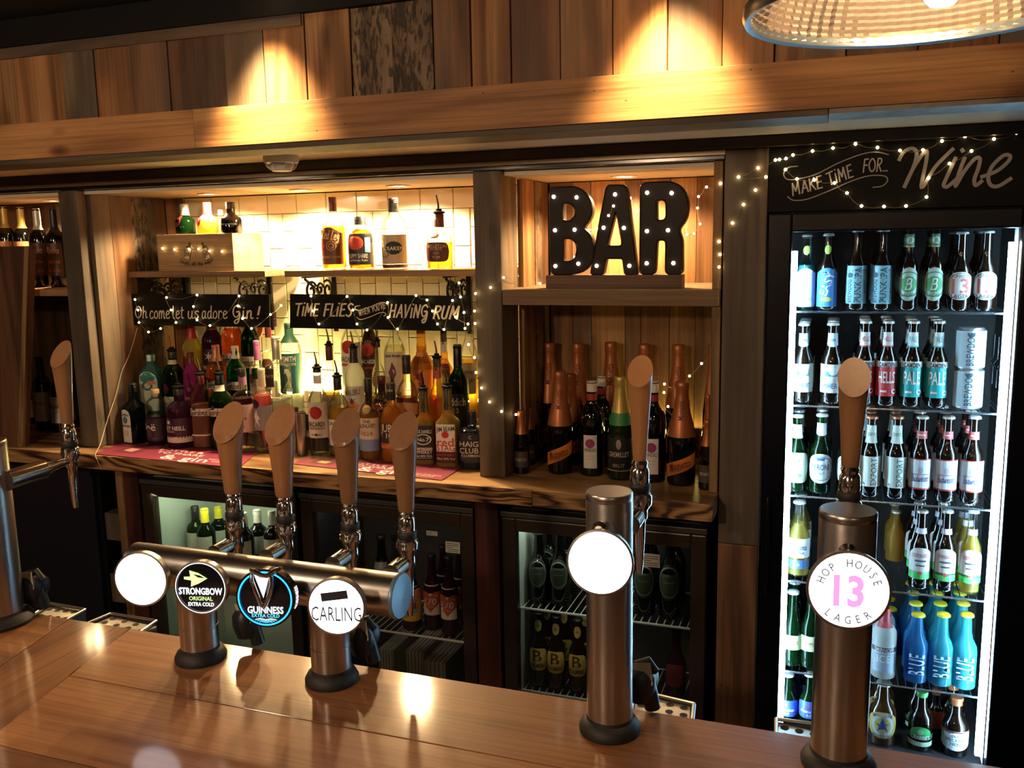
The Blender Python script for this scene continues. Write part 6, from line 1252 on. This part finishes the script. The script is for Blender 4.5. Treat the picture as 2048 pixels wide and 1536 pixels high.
# drip trays behind the counter edge
def tray(L, label, z, hx):
    t = thing('drip_tray', label, 'tray'); P4 = [atz(x, y, z) for x, y in L]
    def lerp(u, v): return P4[0]+(P4[1]-P4[0])*u+(P4[3]-P4[0])*v
    V = [lerp(u, v) for u, v in ((.04, .04), (.96, .04), (.96, .96), (.04, .96))]
    link('perforated_plate', mesh('perforated_plate', [tuple(v) for v in V]+[(v.x, v.y, v.z-.003) for v in V], [(0, 1, 2, 3), (7, 6, 5, 4), (0, 4, 5, 1), (1, 5, 6, 2), (2, 6, 7, 3), (3, 7, 4, 0)]), pmat('steel_plate', (.5, .47, .42), .3, .85), t)
    m = MB()
    for a, b_ in ((0, 1), (1, 2), (2, 3), (3, 0)):
        p, q_ = P4[a], P4[b_]; m.tube([p+Vector((0, 0, .004)), q_+Vector((0, 0, .004))], .0032, 8)
        m.add([tuple(p), tuple(q_), (q_.x, q_.y, q_.z-.03), (p.x, p.y, p.z-.03)], [(0, 1, 2, 3)])
    m.build('rim', STEEL, t, True)
    m = MB(); nx, ny = hx
    for i in range(nx):
        for k in range(ny):
            c = lerp((i+.6)/(nx+.2), (k+.6)/(ny+.2)); m.lathe([(.0062, 0), (0, 0.0001)], 14, Matrix.Translation((c.x, c.y, z+.0006)))
    m.build('drain_holes', pmat('hole_black', (.003, .003, .003), .9), t)
tray([(170, 1253), (268, 1277), (313, 1246), (222, 1231)], 'small steel drip tray with round holes below the blank badge of the bridge tower', .925, (4, 3))
tray([(60, 1238), (130, 1246), (171, 1223), (100, 1211)], 'small steel drip tray behind the left edge tower', .925, (4, 2))
tray([(1262, 1430), (1383, 1459), (1388, 1413), (1270, 1385)], 'steel drip tray with round holes right of the single tower', .925, (4, 3))
tray([(1552, 1492), (1650, 1515), (1660, 1458), (1552, 1443)], 'steel drip tray with round holes in front of the tall fridge', .925, (3, 3))
struct(MB().box(-1.7, 0.6, 1.24, 1.44, .70, .76).build('trim_4', BLACK))
# ---------------------------------------------------------------- illuminated BAR sign
bs = thing('bar_sign', 'dark metal letters spelling bar with bulbs, on a wooden plinth', 'sign')
BY = 2.47
zz = lambda x, y: at(1000+x/4.267, 300+y/4.267, BY)
za, zb_ = zz(395, 1190), zz(1550, 1188); zp = zz(900, 1068).z
MB().box(za.x, zb_.x, BY-.004, BY+.055, zsh+.0003, zp).build('plinth', wood('plinth_dark_pine', (.05, .025, .016), (.11, .065, .045), (.17, .10, .07), axis='X', knots=.2), bs, bevel=.002)
LT = {'B': ([(418, 322), (640, 312), (712, 345), (772, 425), (790, 510), (768, 590), (705, 665), (762, 712), (800, 790), (803, 880), (780, 970), (722, 1030), (620, 1062), (436, 1062)], [[(533, 455), (590, 450), (640, 490), (645, 560), (600, 605), (537, 608)], [(540, 755), (600, 752), (650, 790), (660, 860), (640, 930), (590, 955), (543, 950)]]),
      'A': ([(905, 330), (925, 300), (1060, 300), (1080, 330), (1172, 1062), (1065, 1062), (1050, 935), (1035, 925), (915, 925), (900, 938), (878, 1062), (775, 1062), (850, 620)], [[(985, 520), (1000, 560), (1043, 790), (1035, 820), (925, 822), (915, 800)]]),
      'R': ([(1195, 1062), (1200, 320), (1225, 280), (1450, 268), (1545, 305), (1598, 400), (1605, 500), (1585, 600), (1520, 680), (1553, 760), (1556, 1062), (1412, 1062), (1417, 785), (1400, 768), (1350, 768), (1335, 785), (1322, 1062)], [[(1332, 430), (1395, 424), (1418, 450), (1420, 570), (1400, 600), (1335, 604)]])}
BULBPX = {'B': [(462, 400), (657, 405), (473, 685), (640, 680), (477, 990), (672, 970)], 'A': [(985, 380), (887, 663), (1060, 665), (828, 988), (1107, 988)], 'R': [(1258, 365), (1467, 368), (1257, 692), (1436, 685), (1254, 967), (1482, 965)]}
LM = pmat('dark_bronze_sign_metal', (.009, .005, .0045), .4, .0, spec=.12); LRIM = pmat('dark_rim_metal', (.05, .035, .03), .2, .8)
LSIDE = pmat('lamplit_letter_side', (.4, .33, .26), .4, .2)  # pale tone paints lamplight onto the sides of the letters
def rounded(L, rad):
    out = []; n = len(L)
    for i in range(n):
        a, b, c = [Vector(L[j % n]) for j in (i-1, i, i+1)]; u = a-b; v_ = c-b
        ra = min(rad, u.length*.42); rb_ = min(rad, v_.length*.42); p, q_ = b+u.normalized()*ra, b+v_.normalized()*rb_
        for k in range(5): s_ = k/4; out.append(tuple(p*(1-s_)**2+b*2*s_*(1-s_)+q_*s_*s_))
    return out
for k in LT: LT[k] = (rounded(LT[k][0], 48 if k != 'A' else 22), [rounded(h_, 26) for h_ in LT[k][1]])
def letter_mesh(o_, holes, y0, d, bev):
    cu = bpy.data.curves.new('letter', 'CURVE'); cu.dimensions = '2D'; cu.fill_mode = 'BOTH'; cu.extrude = d/2; cu.bevel_depth = bev; cu.bevel_resolution = 1
    for L in [o_]+holes:
        pts = [zz(x, y) for x, y in L]; s = cu.splines.new('POLY'); s.points.add(len(pts)-1); s.use_cyclic_u = True
        for p, v in zip(s.points, pts): p.co = (v.x, v.z, 0, 1)
    o = bpy.data.objects.new('letter', cu); COL.objects.link(o)
    me = bpy.data.meshes.new_from_object(o.evaluated_get(bpy.context.evaluated_depsgraph_get())); bpy.data.objects.remove(o)
    me.transform(Matrix(((1, 0, 0, 0), (0, 0, 1, y0+d/2), (0, 1, 0, 0), (0, 0, 0, 1)))); return me
for k, (o_, hs) in LT.items():
    lt = link('letter', letter_mesh(o_, hs, BY, .028, .0016), LM, bs)
    link('letter_side', letter_mesh(o_, hs, BY+.0285, .004, .0005), LSIDE, lt)
    m = MB()
    for L in [o_]+hs:
        pts = [zz(x, y) for x, y in L]; pts = [Vector((p.x, BY-.0015, p.z)) for p in pts]; m.tube(pts+[pts[0]], .0022, 8, False)
    m.build('rim', LRIM, lt, True)
    for x, y in BULBPX[k]:
        c = zz(x, y); MB().ball((c.x, BY-.005, c.z), .0052, 12, 7).build('bulb', BULBW, lt, True)
# ---------------------------------------------------------------- strings of fairy lights
WG_ = pmat('thin_silver_wire', (.45, .38, .26), .4, .7)
def fairy(label, pts, Y, r=.0036, extra=None, lights=True):
    """pts: (px, py[, Y]) of the bulbs along the wire; a y given as negative marks a bend without bulb"""
    t = thing('fairy_lights', label, 'fairy lights', group='strings of fairy lights'); W = []
    for p in pts:
        yy = p[2] if len(p) > 2 else Y; v = at(p[0], abs(p[1]), yy); W.append((v, p[1] > 0))
    path = []
    for (a, _), (b_, _2) in zip(W, W[1:]):
        L_ = (b_-a).length; md = (a+b_)/2+Vector((random.uniform(-.05, .05)*L_, random.uniform(-.01, 0)*L_, -.08*L_)); path += [a, md]
    path.append(W[-1][0]); MB().tube(catmull(path, 3), .0007, 5).build('wire', WG_, t, True)
    for v, on in W:
        if on: link('bulb', FB, None, t, v)
    return t
m = MB().ball((0, 0, 0), .0037, 8, 5); FB = mesh('bulb', m.V, m.F, True); FB.materials.append(BULB)
YS = HY-.009
fairy('fairy lights laid across the front of the gin crate', [(325, 497), (349, 499), (378, 498), (397, 498), (419, 502), (444, 503), (470, 503)], 2.592)
fairy('fairy lights draped over the handwritten gin sign', [(270, 599), (276, 620), (278, 645), (-1, -1)][:3]+[(297, 664), (321, 657), (352, 645), (342, 620), (333, 595), (394, 590), (387, 613), (394, 640), (420, 651), (-440, -640)][:9]+[(478, 592), (476, 612), (485, 637), (503, 657), (541, 629), (562, 611)], YS)
fairy('fairy lights draped over the capital lettered rum sign', [(622, 592), (626, 622), (638, 648), (694, 593), (706, 620), (714, 648), (734, 660), (775, 605), (776, 635), (795, 658), (832, 591), (854, 600), (865, 622), (875, 648), (888, 659), (905, 601), (911, 634), (936, 648), (930, 657), (928, 625), (921, 594), (918, 566)], YS)
fairy('fairy lights trailing down beside the dark post right of the rum sign', [(951, 587, 2.39), (949, 622, 2.39), (950, 647, 2.39), (937, 689, 2.39), (949, 715, 2.39), (952, 745, 2.39), (963, 776, 2.39), (979, 804, 2.39), (1003, 823, 2.39), (1012, -826, 2.40), (1032, 829, 2.46), (1042, 824, 2.48), (1044, 810, 2.55), (1047, 789, 2.62), (1050, 782, 2.64), (1051, 764, 2.68), (1065, 768, 2.70), (1078, 751, 2.72), (1130, 749, 2.72)], 2.45)
fairy('fairy lights running behind the illuminated bar sign', [(981, 575, 2.39), (1007, 555, 2.392), (1012, -553, 2.41), (1039, 552, 2.6), (1064, 567, 2.66), (1080, 567, 2.68), (1149, 514, 2.66), (1165, 464, 2.62), (1164, 457, 2.6), (1194, 457, 2.62), (1217, 431, 2.465), (1227, 412, 2.465), (1261, 396, 2.64), (1274, 423, 2.66), (1361, 454, 2.62), (1374, 469, 2.64), (1388, 467, 2.66), (1400, 448, 2.68), (1395, 416, 2.7), (1397, 393, 2.7), (1413, 374, 2.62), (1441, 367, 2.41)], 2.6)
fairy('fairy lights hanging down the right side of the bar sign niche', [(1438, 483, 2.41), (1440, 509, 2.41), (1438, 534, 2.395), (1437, -570, 2.392), (1436, -614, 2.392), (1425, 702, 2.50), (1403, 727, 2.52), (1379, 752, 2.52), (1356, 775, 2.55), (1329, 768, 2.6), (1328, 785, 2.60), (1336, 813, 2.6), (1346, 834, 2.6), (1314, 785, 2.60)], 2.5)
fairy('fairy lights crossing the wide post and looping over the wine sign', [(1465, 446, 2.395), (1487, 409, 2.395), (1511, 380, 2.395), (1532, 354, 2.40), (1477, 354, 2.395), (1516, 336, 2.395), (1551, 320), (1559, 319), (1572, 317), (1586, 310), (1625, 302), (1666, 296), (1711, 288), (1755, 295), (1800, 301), (1846, 300), (1884, 282), (1930, 273), (1988, 278), (2033, 266)], 2.400)
fairy('lower loop of fairy lights over the wine sign', [(1571, 339), (1594, 358), (1629, 360), (1669, 366), (1694, 386), (1723, 412), (1768, 413), (1812, 412), (1853, 394), (1857, 356), (1899, 327), (1943, 302), (1988, 278)], 2.399)
t = thing('loose_cord', 'thin clear cord trailing down the plank wall to the counter edge', 'cord', group=None)
def atx(x, y, X): d = ray(x, y); return EYEP+d*(X/d.x)
W = [at(275, 655, 2.58)]+[atx(x, y, -2.378) for x, y in ((262, 700), (252, 725), (244, 742), (232, 790), (218, 830), (209, 860))]+[at(x, y, Y_) for x, y, Y_ in ((200, 890, 2.36), (192, 905, 2.31), (192, 915, 2.297), (205, 940, 2.296))]
MB().tube(catmull(W, 4), .0011, 6).build('cord', pmat('clear_cord', (.55, .48, .34), .3), t, True)
# ---------------------------------------------------------------- pendant lamp, upper right
dl = 0.96; v = ray(1842, 14); pc = EYEP+v*dl; RL = 330*dl/F_PX
t = thing('pendant_lamp', 'large pendant lamp of ribbed prismatic glass hanging close at the upper right', 'lamp', pc)
GLS = glass('prismatic_glass', (.92, .72, .52), .5, (.95, .72, .52), .12)
prof = []
for k in range(46):
    u = k/45; z = .17*u; rr = RL*(1-.62*u**1.7)*(1-.0); rr += (.0014 if k % 2 else -.0014); prof.append((rr, z))
NN = 140; V = []; Fc = []
for i, (rr, z) in enumerate(prof):
    for k in range(NN):
        q = 2*math.pi*k/NN; r2 = rr+(.0011 if k % 2 else -.0011); V.append((r2*math.cos(q), r2*math.sin(q), z))
for i in range(len(prof)-1):
    for k in range(NN): Fc.append((i*NN+k, i*NN+(k+1) % NN, (i+1)*NN+(k+1) % NN, (i+1)*NN+k))
link('glass_shade', mesh('glass_shade', V, Fc), GLS, t)
MB().lathe([(RL*1.0, -.004), (RL*1.035, -.006), (RL*1.05, 0), (RL*1.045, .010), (RL*1.01, .012), (RL*.995, .004), (RL*1.0, -.004)], 90, cap=False).build('rim', pmat('rim_steel', (.2, .25, .28), .25, .9), t, True)
MB().lathe([(RL*.42, .168), (RL*.40, .19), (RL*.2, .21), (.02, .23), (0, .23)], 40).build('cap', STEEL, t, True)
MB().tube([(0, 0, .225), (0, 0, 2.275-pc.z)], .004, 8).build('cord', BLACK, t)
MB().lathe([(.012, .175), (.018, .14), (.03, .10), (.034, .07), (.028, .04), (.012, .02), (0, .018)], 24, Matrix.Translation((.02, 0, -.02))).build('bulb', emat('pendant_bulb', (1, .72, .42), 60.0), t, True)
o = light('pendant_glow', 'POINT', (pc.x+.02, pc.y, pc.z+.128), 6.0, (1.0, .62, .32), shadow_soft_size=.012)
# labels carry at most sixteen words
